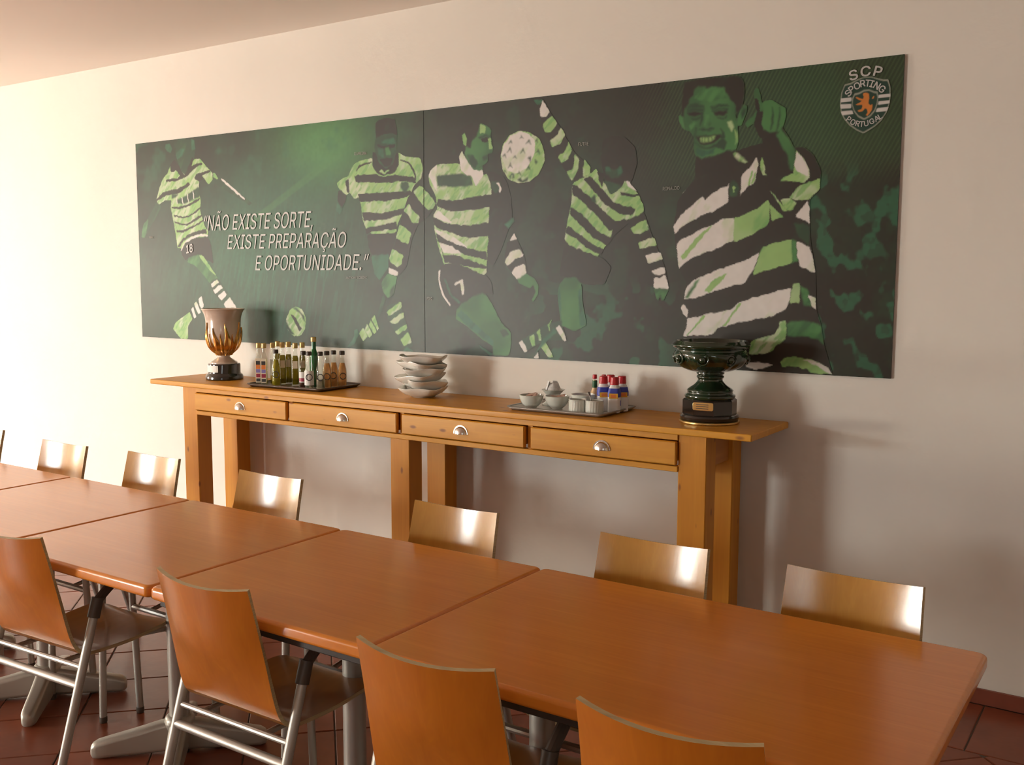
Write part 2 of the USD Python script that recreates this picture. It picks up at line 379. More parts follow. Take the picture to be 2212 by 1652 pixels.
# ------------------------------------------------------------------ chairs
def shell_point(u, v):
    """u -1..1 across, v 0..1 from the top of the back to the front of the seat"""
    y, z, hw = PROF(v)
    sag = max(0.0, min(1.0, (z - .47) / .25)); sag = sag * sag * (3 - 2 * sag) - max(0.0, z - .66) * 1.1; k = (1 - u * u)
    w = hw
    d = (1 - v) * LEN
    if d < .06: w = hw - (.06 - math.sqrt(max(0, .06 ** 2 - (.06 - d) ** 2))) * .8
    dish = .006 * k if v > .62 else 0.0
    return np.array([u * w, y - .036 * sag * k, z - .016 * sag * k - dish])
_P = spline([(-.237, .835, .172), (-.212, .73, .175), (-.190, .63, .179), (-.172, .545, .182), (-.158, .495, .184), (-.138, .463, .186), (-.105, .448, .187), (-.06, .444, .188), (.04, .443, .190), (.13, .450, .190), (.185, .452, .188), (.212, .446, .186)], 8)
_L = np.concatenate([[0], np.cumsum(np.linalg.norm(np.diff(_P[:, :2], axis=0), axis=1))]); LEN = _L[-1]
def PROF(v): return [np.interp(v * LEN, _L, _P[:, i]) for i in range(3)]
VB = float(np.interp(36, np.arange(len(_L)), _L) / LEN)       # where the backrest turns into the seat
def sheet(v0, v1, nu, nv, th):
    us, vs = np.linspace(-1, 1, nu), np.linspace(v0, v1, nv)
    G = np.array([[shell_point(u, v) for u in us] for v in vs])
    gu, gv = np.gradient(G, axis=1), np.gradient(G, axis=0)
    N = np.cross(gu, gv); N /= np.linalg.norm(N, axis=2, keepdims=True)
    A, B = G + N * th / 2, G - N * th / 2
    def grid(X, flip):
        n = nu; f = []
        for i in range(nv - 1):
            for j in range(nu - 1):
                a = i * n + j; q = [a, a + 1, a + n + 1, a + n]
                f += [[q[0], q[2], q[1]], [q[0], q[3], q[2]]] if flip else [[q[0], q[1], q[2]], [q[0], q[2], q[3]]]
        return tm(X.reshape(-1, 3), f)
    ml = [grid(A, False), grid(B, True)]
    def strip(a, b):
        n = len(a); v = np.vstack([a, b]); f = []
        for i in range(n - 1): f += [[i, i + 1, n + i + 1], [i, n + i + 1, n + i]]
        return tm(v, f)
    edges = [strip(B[:, 0], A[:, 0]), strip(A[:, -1], B[:, -1])]
    if v0 == 0: edges.append(strip(A[0], B[0]))
    if v1 == 1: edges.append(strip(B[-1], A[-1]))
    return ml, cat(edges)

LX = .214
_c = [m.vertices[:, 1].mean() for m in sheet(0, VB, 5, 9, .011)[0]]; REAR = int(np.argmin(_c))       # which face of the sheet is the rear one
def make_chair(label, loc, rotz, group):
    t = thing('dining_chair', label, 'chair', loc, rotz, group)
    f, e = sheet(0, VB, 13, 26, .011); b = part(t, 'backrest', f[REAR], M['ply'], True); part(b, 'front_veneer', f[1 - REAR], M['ply_front'], True, 'front face of the backrest, coloured paler for the light it catches'); part(b, 'plywood_edge', e, M['ply_edge'], False, 'pale cut plywood edge')
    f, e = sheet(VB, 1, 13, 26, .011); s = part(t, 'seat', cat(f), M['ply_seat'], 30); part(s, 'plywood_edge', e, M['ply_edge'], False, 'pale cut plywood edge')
    ry = lambda z: -.280 + .305 * z
    for sx in (-1, 1):
        g = part(t, 'rear_leg', tube([(sx * LX, ry(.02), .02), (sx * LX, ry(.6), .6)], .0135, 12), M['metal'])
        part(g, 'foot_cap', lathe([(.013, 0), (.015, .004), (.015, .022)], 12).apply_translation([sx * LX, ry(.01), 0]), M['black'])
        g = part(t, 'front_leg', tube([(sx * LX, .222, .02), (sx * LX, .246, .668)], .0125, 12), M['metal'])
        part(g, 'foot_cap', lathe([(.012, 0), (.014, .004), (.014, .022)], 12).apply_translation([sx * LX, .222, 0]), M['black'])
        arm = cat([tube([(sx * LX, ry(.565), .565), (sx * LX, ry(.622), .622)], .0185, 12), tube(spline([(sx * LX, ry(.61), .61), (sx * LX, -.055, .640), (sx * LX, .0, .672), (sx * LX, .07, .684), (sx * LX, .262, .684)], 5), .0145, 10)])
        part(t, 'armrest', arm, M['black'], 35, 'dark plastic armrest with its socket')
    part(t, 'rear_rail', tube([(-LX, ry(.423), .423), (LX, ry(.423), .423)], .0085, 10), M['metal'])
    part(t, 'stretcher', tube([(-LX, ry(.372), .372), (LX, ry(.372), .372)], .0125, 12), M['metal'])
    part(t, 'front_rail', tube([(-LX, .236, .405), (LX, .236, .405)], .0105, 10), M['metal'])
    for sx in (-1, 1): part(t, 'seat_rail', tube([(sx * .12, ry(.423), .423), (sx * .12, .10, .424), (sx * .12, .236, .405)], .008, 8), M['metal'])
    return t
NEAR = [(-3.66, -2.155, 0, 'bent plywood chair cut off by the left edge, on the near side of the tables'), (-2.885, -2.155, 3, 'plywood chair with its back to us at far left, tubular legs in full view'),
        (-2.0, -2.14, 0, 'orange plywood chair with its back to us, second from left of the near ones'), (-1.235, -2.213, 2, 'orange plywood chair with its back to us where the long table begins'),
        (-.694, -2.22, 1.5, 'plywood chair at the bottom edge with a chipped top edge, only its upper back showing')]
FAR = [(-4.94, -1.576, 180, 'far plywood chair cut off by the left edge of the photo'), (-4.18, -1.621, 180, 'far plywood chair against the white wall, second from the left edge'), (-3.585, -1.586, 180, 'far plywood chair beside the left sideboard leg with a strong glare on its back'),
       (-2.86, -1.596, 180, 'far plywood chair overlapping the left rear leg of the sideboard'), (-1.95, -1.621, 180, 'far plywood chair below the sideboard middle legs with a white glint'),
       (-1.22, -1.641, 180, 'far plywood chair in front of the right legs of the sideboard'), (-.652, -1.661, 179, 'far plywood chair at the right, in front of bare wall beyond the sideboard')]
proto = make_chair(NEAR[2][3], (NEAR[2][0], NEAR[2][1], 0), NEAR[2][2], 'plywood chairs around the row of tables')
for i, (x, y, rz, lab) in enumerate(NEAR):
    if i != 2: copy(proto, lab, (x, y, 0), rz)
for x, y, rz, lab in FAR: copy(proto, lab, (x, y, 0), rz)

# ------------------------------------------------------------------ sideboard
SB = 1.0086
sb = thing('sideboard', 'long pine sideboard table with four drawers and six square legs against the white wall', 'sideboard', (0, 0, 0))
part(sb, 'sideboard_top', slab(-4.85, -1.288, -.436, -.012, SB - .027, SB, .005, .006, 3), M['pine_x'], 40)
for x0, x1 in ((-4.605, -4.486), (-3.082, -2.966), (-1.597, -1.479)):
    for y0, y1 in ((-.402, -.306), (-.125, -.03)):
        top = SB - .027 if (x0 < -4 or x0 > -2 or y0 > -.2) else .83
        part(sb, 'leg', bx(x0, x1, y0, y1, 0, top, .003), M['pine_z'], False)
part(sb, 'front_rail', bx(-4.486, -1.597, -.408, -.372, .955, SB - .027, .002), M['pine_x'], False)
part(sb, 'front_rail', bx(-4.486, -1.597, -.408, -.372, .829, .852, .002), M['pine_x'], False)
for x in (-3.7585, -3.0145, -2.294): part(sb, 'divider', bx(x - .012, x + .012, -.392, -.30, .852, .955), M['pine_z'], False)
part(sb, 'rear_rail', bx(-4.486, -1.597, -.10, -.075, .845, SB - .027, .002), M['pine_x'], False)
for x in (-4.56, -1.512): part(sb, 'side_rail', bx(x - .014, x + .014, -.306, -.125, .845, SB - .027, .002), M['pine_y'], False)
def cup_pull():
    """half shell cup handle, open below, with a flat half-round flange"""
    n, k = 18, 7
    R, D = .040, .024
    G = []
    for i in range(k + 1):
        b = math.pi / 2 * i / k
        G.append([(R * .86 * math.cos(b) * math.cos(a), -D * math.sin(b), R * .86 * math.cos(b) * math.sin(a)) for a in np.linspace(0, math.pi, n)])
    v = np.array(G).reshape(-1, 3); f = []
    for i in range(k):
        for j in range(n - 1):
            a = i * n + j; f += [[a, a + 1, a + n + 1], [a, a + n + 1, a + n]]
    inner = v * .9; dome = cat([tm(v, [q[::-1] for q in f]), tm(inner, f)])
    outer = [(R * math.cos(a), R * math.sin(a)) for a in np.linspace(0, math.pi, 24)]; inn = [(R * .82 * math.cos(a), R * .82 * math.sin(a)) for a in np.linspace(math.pi, 0, 24)]
    fl = trimesh.creation.extrude_polygon(Polygon(outer + inn), .003); fl.apply_transform(trimesh.transformations.rotation_matrix(math.pi / 2, [1, 0, 0]))
    return cat([dome, fl])
pull = cup_pull()
for x0, x1, hx in ((-4.484, -3.769, -4.116), (-3.748, -3.030, -3.374), (-2.999, -2.311, -2.650), (-2.278, -1.600, -1.929)):
    d = part(sb, 'drawer', cat([bx(x0, x1, -.419, -.397, .857, .951, .004), bx(x0 + .02, x1 - .02, -.397, -.14, .865, .94)]), M['pine_x'], False)
    part(d, 'cup_handle', move(pull, hx, -.419, .888), M['chrome'], 40, 'nickel cup handle')

# ------------------------------------------------------------------ trophies
SQ1 = .67
t1 = thing('trophy_cup', 'cream glazed trophy cup with gold flame leaves on a black plinth, left end of sideboard', 'trophy', (-4.498, -.195, SB))
part(t1, 'plinth', lathe([(r * SQ1, z) for r, z in ((.150, 0), (.156, .004), (.156, .018), (.150, .028), (.138, .034), (.134, .04), (.134, .086), (.128, .092), (.0, .092))], 48), M['plinth'], 35)
cupP = spline([(.112, .092), (.108, .100), (.085, .110), (.056, .124), (.050, .136), (.062, .148), (.095, .165), (.122, .19), (.138, .225), (.145, .265), (.144, .305), (.146, .34), (.155, .368), (.170, .39), (.180, .398)], 5) * np.array([SQ1, 1])
inner = [(r - .006, z) for r, z in cupP[::-1] if z > .17]
part(t1, 'cup', lathe([tuple(q) for q in cupP] + [(.178 * SQ1, .402)] + inner + [(.0, .172)], 56), M['glaze'], 40)
def cup_r(z): return float(np.interp(z, cupP[:, 1], cupP[:, 0]))
def leaf(a0, z0, z1, hw, sway, off):
    n, rings = 16, []
    for i in range(n + 1):
        t = i / n; z = z0 + (z1 - z0) * t; r = cup_r(z); w = hw * (.62 + .38 * math.sin(math.pi * min(1, t * 1.5))) * (1 - t ** 2.2) ** .8
        w = max(w, .002); ac = a0 + sway * math.sin(t * 5.0) * t
        ring = []
        for s, h in ((-1, -.001), (-.8, .004), (-.3, .0065), (0, .0095), (.3, .0065), (.8, .004), (1, -.001), (0, -.004)):
            aa = ac + s * w; rr = r + h * (1 - t * .5) + off; ring.append((rr * math.cos(aa), rr * math.sin(aa), z))
        rings.append(ring)
    return loops(rings)
for k in range(9):
    a = math.radians(40 * k + 12)
    part(t1, 'gold_leaf', leaf(a, .137, .325 - .03 * (k % 2), .235, .13 * (1 if k % 3 else -1), .002), M['gold'], 40)
for k in range(9):
    a = math.radians(40 * k + 32)
    part(t1, 'gold_leaf', leaf(a, .137, .262, .20, .06, -.001), M['gold'], 40)
def curved_plate(r, a0, a1, z0, z1, th, n=8):
    A = np.linspace(a0, a1, n); rings = [[(R * math.cos(a), R * math.sin(a), z) for R, z in ((r, z0), (r + th, z0), (r + th, z1), (r, z1))] for a in A]
    return loops(rings)
pl = part(t1, 'plaque', curved_plate(.134 * SQ1, math.radians(-122), math.radians(-62), .045, .083, .003), M['white_label'], False, 'white plaque on the plinth')

t2 = thing('trophy_bowl', 'dark green glazed pedestal bowl trophy with a brass plaque, right end of sideboard', 'trophy', (-1.552, -.205, SB))
ph = math.radians(-82 - 22.5)
part(t2, 'plinth', cat([lathe([(.111, .012), (.117, .016), (.119, .026), (.115, .034), (.107, .038)], 48), lathe([(.109, .036), (.109, .092), (.103, .098), (.0, .098)], 8, ph)]), M['plinth'], 30)
part(t2, 'gold_rim', lathe([(.115, 0), (.120, .003), (.120, .009), (.115, .012)], 48), M['brass'], 35, 'gold line around the foot')
bp = spline([(.100, .096), (.107, .103), (.107, .113), (.098, .118), (.096, .126), (.099, .131), (.090, .140), (.070, .152), (.056, .166), (.053, .176), (.058, .182), (.058, .187), (.054, .192), (.060, .199), (.062, .204), (.095, .212), (.130, .230), (.152, .256), (.156, .278), (.148, .292), (.150, .300), (.164, .306), (.168, .315), (.160, .323), (.152, .331)], 4) * np.array([.94, 1])
n = 72; an = np.linspace(0, 2 * math.pi, n, endpoint=False); rings = []
for r, z in bp:
    amp = .035 * math.exp(-((z - .255) / .03) ** 2) + .05 * math.exp(-((z - .225) / .02) ** 2) * .5
    rr = r * (1 + amp * np.cos(8 * an) + amp * .4 * np.cos(24 * an)); rings.append(np.stack([rr * np.cos(an), rr * np.sin(an), np.full(n, z)], 1))
for r, z in ((.137, .331), (.133, .318), (.112, .26), (.055, .225)): rings.append(np.stack([r * np.cos(an), r * np.sin(an), np.full(n, z)], 1))
bowl = part(t2, 'bowl', loops(rings), M['green_glaze'], 40)
for k in range(8):
    a = math.radians(45 * k + 10)
    s = trimesh.creation.icosphere(2, .013); s.apply_scale([1, 1, 1.1]); ring_ = trimesh.creation.torus(.022, .0045, 20, 8); ring_ = rot(rot(ring_, 90, (0, 1, 0)), math.degrees(a)); ring_.apply_translation([.143 * math.cos(a), .143 * math.sin(a), .262])
    s.apply_translation([.146 * math.cos(a), .146 * math.sin(a), .262])
    part(bowl, 'boss', cat([s, ring_]), M['green_glaze'], 40)
q = math.radians(-82); pm = slab(-.041, .041, -.016, .016, 0, .004, .001, .006, 2)
def place_plate(m, r, z, a):
    m = rot(m, 90, (1, 0, 0)); m = rot(m, 90, (0, 0, 1)); m.apply_translation([0, 0, 0]); m = move(m, r, 0, z); return rot(m, math.degrees(a))
pq = part(t2, 'plaque', place_plate(pm, .109 * math.cos(math.pi / 8), .074, q), M['brass'], 30, 'brass plaque')
for i in range(3): part(pq, 'engraved_line', place_plate(bx(-.028, .022, -.0012 + .008 - i * .008, .0012 + .008 - i * .008, .003, .0046), .109 * math.cos(math.pi / 8), .074, q), M['medal'], False)

# ------------------------------------------------------------------ trays, bottles, crockery
def tray(label, loc, rz, hx, hy, mt, rim):
    t = thing('serving_tray', label, 'tray', loc, rz)
    rings = [rect_ring(hx - .015, hy - .015, .02, .0, 5), rect_ring(hx, hy, .03, .012, 5), rect_ring(hx, hy, .03, .016, 5), rect_ring(hx - .008, hy - .008, .026, .014, 5), rect_ring(hx - .02, hy - .02, .018, .005, 5)]
    part(t, 'tray_base', loops(rings), mt, 40)
    part(t, 'rim', loops([rect_ring(hx + d, hy + d, .03, z, 5) for d, z in ((-.003, .0135), (.003, .0135), (.004, .0165), (.002, .0185), (-.004, .0185), (-.005, .0165))], close=True), rim, 40)
    return t
TB = SB + .0052
tray('brown serving tray under the oil and vinegar bottles', (-3.845, -.2145, SB), 2.5, .262, .165, M['tray'], M['rail'])
tray('grey serving tray under the bowls and sauce bottles', (-2.2, -.205, SB), 1.0, .240, .165, M['tray_grey'], M['rail_grey'])

def loft(prof, n=28):
    """(half width, z, squareness 0..1) sections"""
    a = np.linspace(0, 2 * math.pi, n, endpoint=False) + math.pi / n; rings = []
    for h, z, sq in prof:
        e = 2 + 5 * sq; rr = h / (np.abs(np.cos(a)) ** e + np.abs(np.sin(a)) ** e) ** (1 / e)
        rings.append(np.stack([rr * np.cos(a), rr * np.sin(a), np.full(n, z)], 1))
    return loops(rings)
def shrink(prof, d, z1, z0=.004): return [(max(h - d, .004), max(z, z0), s) for h, z, s in prof if z < z1] + [(max(np.interp(z1, [p[1] for p in prof], [p[0] for p in prof]) - d, .004), z1, [p for p in prof if p[1] < z1][-1][2])]
def bottle(name, label, group, loc, rz, prof, fill, liquid, glass, cap, capz, extra=()):
    t = thing(name, label, 'bottle', loc, rz, group)
    part(t, 'glass', loft(prof), glass, 40)
    if liquid is not None: part(t, 'liquid', loft(shrink(prof, .003, fill)), liquid, 40)
    cr = prof[-1][0] + .0025
    part(t, 'cap', lathe([(cr, capz[0]), (cr + .0008, capz[0] + .002), (cr + .0008, capz[1] - .003), (cr - .0015, capz[1]), (0, capz[1])], 20), cap, 35)
    for nm, m, mt in extra: part(t, nm, m, mt, 30)
    return t
OILP = [(.0155, .0, 1), (.0168, .004, 1), (.0168, .135, 1), (.016, .145, .8), (.0125, .160, .4), (.0095, .172, 0), (.0095, .205, 0)]
TALLP = [(h * 1.12, z, s) for h, z, s in OILP]
VINP = [(.0225, 0, 0), (.0243, .004, 0), (.0243, .082, 0), (.0225, .10, 0), (.017, .125, 0), (.0115, .148, 0), (.0108, .178, 0)]
GRP = [(.020, 0, 0), (.022, .004, 0), (.022, .155, 0), (.019, .175, 0), (.012, .20, 0), (.0115, .250, 0)]
def flat_label(w, z0, z1, y, th=.0012): return bx(-w, w, y - th, y, z0, z1)
def stripe_label(t, hw):
    l = part(t, 'label', flat_label(hw, .012, .142, -.0170, .001), M['cream'], False, 'cream label with orange and violet bands')
    for nm, z0, z1, mt in (('print_band', .085, .108, 'orange'), ('print_band', .065, .084, 'violet'), ('print_band', .108, .128, 'medal'), ('print_band', .04, .06, 'maroon'), ('print_band', .018, .034, 'medal')):
        part(l, nm, flat_label(hw - .0025, z0, z1, -.0179, .0006), M[mt], False)
AIM = 42           # turn that faces a label to the camera
sq = bottle('oil_bottle', 'clear oil bottle with orange and violet striped label, leftmost on the bottle tray', 'gold-capped oil bottles', (-4.083, -.31, TB), AIM - 8, OILP, .14, M['pale'], M['glass'], M['cap_gold'], (.197, .224))
stripe_label(sq, .0135)
copy(sq, 'clear oil bottle with orange and violet striped label, second from left on the tray', (-4.041, -.31, TB), AIM - 8)
o3 = bottle('oil_bottle', 'gold-capped oil bottle with a white paper label, third from left', 'gold-capped oil bottles', (-4.03, -.258, TB), AIM, OILP, .13, M['oil'], M['glass'], M['cap_gold'], (.197, .224))
part(o3, 'label', flat_label(.0135, .05, .135, -.0170), M['white_label'], False, 'white label')
od = bottle('oil_bottle', 'dark olive oil bottle, left end of the rear row on the tray', 'gold-capped oil bottles', (-4.085, -.172, TB), AIM, TALLP, .158, M['oil_dark'], M['glass'], M['cap_gold'], (.197, .226))
part(od, 'label', flat_label(.012, .09, .13, -.0190), M['cream'], False, 'small tan label')
for (x, y), lab in zip(((-3.995, -.222), (-4.003, -.17), (-3.898, -.222), (-3.90, -.168)), ('dark olive oil bottle, second from left in the rear row', 'dark olive oil bottle, third from left in the rear row', 'dark olive oil bottle, fourth from left in the rear row', 'dark olive oil bottle, right end of the rear row next to the tall green bottle')):
    copy(od, lab, (x, y, TB), AIM + rnd.uniform(-6, 6))
def medallion(t, r):
    g = trimesh.creation.torus(.0160, .0021, 28, 8); g = rot(g, 90, (1, 0, 0)); g = move(g, 0, -r, .062)
    part(t, 'medallion', g, M['medal'], 30, 'round dark medallion')
c4 = bottle('oil_bottle', 'small dark-capped bottle of yellow oil with a round medallion', 'dark-capped cruet bottles', (-3.96, -.302, TB), AIM, VINP, .14, M['oil'], M['glass'], M['cap_dark'], (.172, .193)); medallion(c4, .0241)
e1 = bottle('vinegar_bottle', 'dark vinegar bottle with red and white label behind the clear one', 'dark-capped cruet bottles', (-3.768, -.29, TB), AIM, VINP, .06, M['dark_vinegar'], M['glass'], M['cap_dark'], (.172, .193))
part(e1, 'label', curved_plate(.0244, math.radians(-150), math.radians(-40), .03, .085, .0008), M['white_label'], False, 'white label'); part(e1, 'label_band', curved_plate(.0250, math.radians(-150), math.radians(-40), .035, .052, .0008), M['maroon'], False, 'maroon band')
e2 = bottle('vinegar_bottle', 'clear vinegar bottle with white labels nearest the front of the tray', 'dark-capped cruet bottles', (-3.708, -.308, TB), AIM, VINP, .035, M['pale'], M['glass'], M['cap_dark'], (.172, .193)); medallion(e2, .0241)
part(e2, 'label', curved_plate(.0246, math.radians(-175), math.radians(-20), .02, .095, .0006), M['white_label'], False, 'white label')
e3 = bottle('vinegar_bottle', 'clear vinegar bottle with pale amber dregs, right of the white-labelled one', 'dark-capped cruet bottles', (-3.655, -.281, TB), AIM, VINP, .05, M['pale'], M['glass'], M['cap_dark'], (.172, .193)); medallion(e3, .0241)
e4 = bottle('vinegar_bottle', 'amber vinegar bottle in the middle of the right-hand cluster', 'dark-capped cruet bottles', (-3.66, -.228, TB), AIM, VINP, .13, M['amber'], M['glass'], M['cap_dark'], (.172, .193)); medallion(e4, .0241)
copy(e4, 'amber vinegar bottle, second from the right end of the tray', (-3.666, -.172, TB), AIM - 4)
copy(e4, 'amber vinegar bottle at the right end of the bottle tray', (-3.611, -.166, TB), AIM + 10)
bottle('oil_bottle', 'tall dark green glass bottle with gold cap rising above the others', 'gold-capped oil bottles', (-3.765, -.217, TB), 0, GRP, .15, None, M['green_glass'], M['cap_gold'], (.238, .262))

# stacked plates
def plate_mesh(h, wave):
    n = 72; a = np.linspace(0, 2 * math.pi, n, endpoint=False); rings = []
    for q, z, sq, li in ((.50, 0, 0, 0), (.54, .0, 0, 0), (.58, .006, .1, 0), (.80, .018, .5, .3), (.95, .036, .8, .8), (1.0, .047, .9, 1), (.985, .050, .9, 1), (.90, .040, .8, .8), (.74, .022, .5, .3), (.5, .011, .1, 0), (.2, .010, 0, 0)):
        e = 2 + 3 * sq; rr = h * q / (np.abs(np.cos(a)) ** e + np.abs(np.sin(a)) ** e) ** (1 / e)
        rr = rr * (1 + .05 * li * np.sin(3 * a + 1.0))
        rings.append(np.stack([rr * np.cos(a), rr * np.sin(a), z + li * wave * (np.sin(4 * a + .4) * .6 + .4 * np.sin(2 * a + .7) - .2)], 1))
    return loops(rings)
rot_ = [12, 52, -8, 33, 75, 20]
pl0 = thing('dinner_plate', 'deep wavy white dish at the bottom of the stack', 'plate', (-3.042, -.2, SB), rot_[0], 'stacked white dishes')
part(pl0, 'plate_body', plate_mesh(.104, .007), M['porcelain'], 50)
for k, lab in enumerate(('second wavy white dish from the bottom of the stack', 'third wavy white dish from the bottom of the stack', 'third wavy white dish from the top of the stack', 'second wavy white dish from the top of the stack', 'wavy white dish on top of the stack')):
    copy(pl0, lab, (-3.042 + (.010, -.008, .006, -.004, .003)[k], -.2 + (.004, -.006, .004, .0, -.004)[k], SB + .0305 * (k + 1)), rot_[k + 1], ((-3, 2, 0), (2, -4, 0), (-2, -2, 0), (3, 2, 0), (-2, 1, 0))[k])

def bowl_mesh(r, h):
    P = spline([(r * .42, 0), (r * .46, .004), (r * .72, h * .30), (r * .93, h * .68), (r, h)], 5)
    return lathe([tuple(q) for q in P] + [(r - .003, h + .002)] + [(q[0] - .005, q[1] + .004) for q in P[::-1][1:]] + [(0, .008)], 40)
GB = 'small white crockery on the grey tray'
b1 = thing('bowl', 'white bowl of pinkish sachets at the left end of the grey tray', 'bowl', (-2.365, -.275, TB), 0, GB); part(b1, 'bowl_body', bowl_mesh(.055, .056), M['bowl'], 45)
copy(b1, 'white bowl of pinkish sachets right of the first bowl', (-2.25, -.245, TB))
cone = thing('footed_dish', 'white flared footed dish holding white sachets behind the bowls', 'dish', (-2.335, -.14, TB), 0, GB)
part(cone, 'dish_body', lathe([(.05, 0), (.05, .004), (.03, .02), (.026, .04), (.04, .058), (.055, .07), (.052, .071), (.035, .058), (0, .045)], 36), M['bowl'], 45)
b3 = thing('bowl', 'wide white bowl partly hidden behind the two ribbed pots', 'bowl', (-2.144, -.2, TB), 0, GB); part(b3, 'bowl_body', bowl_mesh(.055, .066), M['bowl'], 45)
def pot_mesh():
    n = 60; a = np.linspace(0, 2 * math.pi, n, endpoint=False); rings = []
    for r, z, k in ((.036, 0, 0), (.038, .003, 1), (.0385, .046, 1), (.0385, .054, 0), (.0395, .058, 0), (.037, .060, 0), (.035, .056, 0), (.034, .012, 0), (.01, .01, 0)):
        rr = r - k * .0016 * (np.cos(20 * a) > .3); rings.append(np.stack([rr * np.cos(a), rr * np.sin(a), np.full(n, z)], 1))
    return loops(rings)
p1 = thing('ribbed_pot', 'small ribbed white pot, left of the pair at the front of the tray', 'pot', (-2.106, -.312, TB), 0, GB); part(p1, 'pot_body', pot_mesh(), M['bowl'], 30)
copy(p1, 'small ribbed white pot with a spoon, right of the pair', (-2.028, -.306, TB), 9)
sp = thing('spoon', 'small spoon leaning in the right ribbed pot', 'spoon', (-2.028, -.306, TB), 25)
part(sp, 'handle', tube([(-.004, 0, .014), (-.012, .004, .05), (-.022, .008, .082)], [.0022, .0026, .0034], 8), M['chrome']); part(sp, 'handle_tip', tube([(-.0205, .0075, .078), (-.026, .0095, .094)], .004, 8), M['black'])
sach = np.array([(-.028, -.012, 0)])
def sachet_mesh(w, h):
    rings = [rect_ring(w * s, h * s, .002, z, 2) for s, z in ((.96, 0), (1, .0004), (.85, .002), (.4, .0032))]; return loops(rings)
sx0 = None
def sachets(pos, src, name, mt, labels, grp):
    first = src
    for (x, y, z, rz, tx, ty), lab in zip(pos, labels):
        if first is None:
            first = thing(name, lab, 'sachet', (x, y, z), rz, grp, (tx, ty, 0)); part(first, 'paper', sachet_mesh(.013, .024), mt, 30)
        else: copy(first, lab, (x, y, z), rz, (tx, ty, 0))
    return first
A = [(-2.365 + dx * .8, -.275 + dy * .8, TB + dz, rz, tx, ty) for dx, dy, dz, rz, tx, ty in ((-.012, -.01, .035, 20, 12, 5), (.02, .008, .042, -35, 18, -12), (-.005, .02, .050, 70, 25, 8), (.025, -.012, .053, 10, 30, -15), (.0, 0, .058, -50, 16, 10))]
pk = sachets(A, None, 'sugar_sachet', M['sachet_pink'], ['pink sugar sachet in the leftmost bowl'] * 5, 'pink sachets in the left bowl')
B_ = [(-2.25 + dx * .8, -.245 + dy * .8, TB + dz, rz, tx, ty) for dx, dy, dz, rz, tx, ty in ((-.01, .0, .037, 40, 14, 8), (.02, .01, .044, -15, 20, -10), (0, -.012, .05, 85, 22, 6), (.012, .012, .056, -60, 14, 12))]
for (x, y, z, rz, tx, ty) in B_:
    o = copy(pk, 'pink sugar sachet in the second bowl', (x, y, z), rz, (tx, ty, 0)); o.SetCustomDataByKey('group', 'pink sachets in the second bowl')
Cc = [(-2.335 + .03 * math.cos(a), -.14 + .022 * math.sin(a), TB + .078 + .004 * (k % 3), math.degrees(a) + 90, 62 + 7 * (k % 3), 6 * (k % 2)) for k, a in enumerate(np.linspace(0, 2 * math.pi, 8, endpoint=False))]
sachets(Cc, None, 'sugar_sachet', M['sachet'], ['white paper sachet standing in the footed dish'] * 8, 'white sachets in the footed dish')

HOTP = [(.0135, 0, 0), (.0145, .003, 0), (.0145, .05, 0), (.0135, .062, 0), (.0075, .078, 0), (.0065, .11, 0)]
def hot(label, loc, first=None):
    if first is not None: return copy(first, label, loc, 10)
    t = thing('hot_sauce_bottle', label, 'bottle', loc, 0, 'sauce bottles on the grey tray')
    part(t, 'glass', loft([(h * 1.25, z * 1.12, s) for h, z, s in HOTP]), M['sauce_tan'], 40); part(t, 'neck_label', lathe([(.0105, .088), (.0112, .09), (.0112, .118), (.0105, .12)], 20), M['label_green'], 35)
    part(t, 'label', curved_plate(.0182, math.radians(-120), math.radians(20), .018, .048, .0006), M['white_label'], False); part(t, 'cap', lathe([(.0095, .128), (.0102, .13), (.0095, .146), (0, .147)], 18), M['red'], 35)
    return t
h1 = hot('slim hot sauce bottle with green neck label, leftmost of the sauces', (-2.142, -.10, TB))
hot('slim hot sauce bottle half hidden behind the first red-capped squeeze bottle', (-2.108, -.078, TB), h1)
SQP = [(.024, 0, .5), (.0265, .004, .5), (.0265, .085, .5), (.023, .105, .3), (.018, .118, 0), (.0155, .124, 0)]
def squeeze(label, loc, rz, first=None):
    if first is not None: return copy(first, label, loc, rz)
    t = thing('squeeze_bottle', label, 'bottle', loc, rz, 'sauce bottles on the grey tray')
    part(t, 'bottle_body', loft([(h, z, s) for h, z, s in SQP]), M['sauce_white'], 40)
    part(t, 'cap', lathe([(.0185, .120), (.0195, .122), (.0175, .150), (.015, .152), (0, .152)], 24), M['red'], 35)
    b = part(t, 'label', loft([(.0272, .068, .5), (.0272, .086, .5), (.0238, .105, .3), (.0232, .1055, .3)]), M['blue'], 35, 'blue label with yellow panel')
    part(b, 'yellow_panel', bx(-.019, .019, -.0281, -.0266, .062, .084, .0005), M['yellow'], False); part(b, 'orange_panel', bx(-.012, .012, -.0287, -.0277, .066, .080, .0004), M['orange'], False)
    part(t, 'side_label', bx(.0262, .0272, -.011, .011, .03, .052), M['blue'], False)
    return t
s1 = squeeze('white squeeze bottle with red cap at the rear left of the four', (-2.05, -.188, TB), 36)
squeeze('white squeeze bottle with red cap at the rear right of the four', (-2.05, -.122, TB), 28, s1)
squeeze('white squeeze bottle with red cap nearest the front of the four', (-1.987, -.205, TB), 20, s1)
squeeze('white squeeze bottle with red cap at the right end of the tray', (-1.985, -.141, TB), 40, s1)

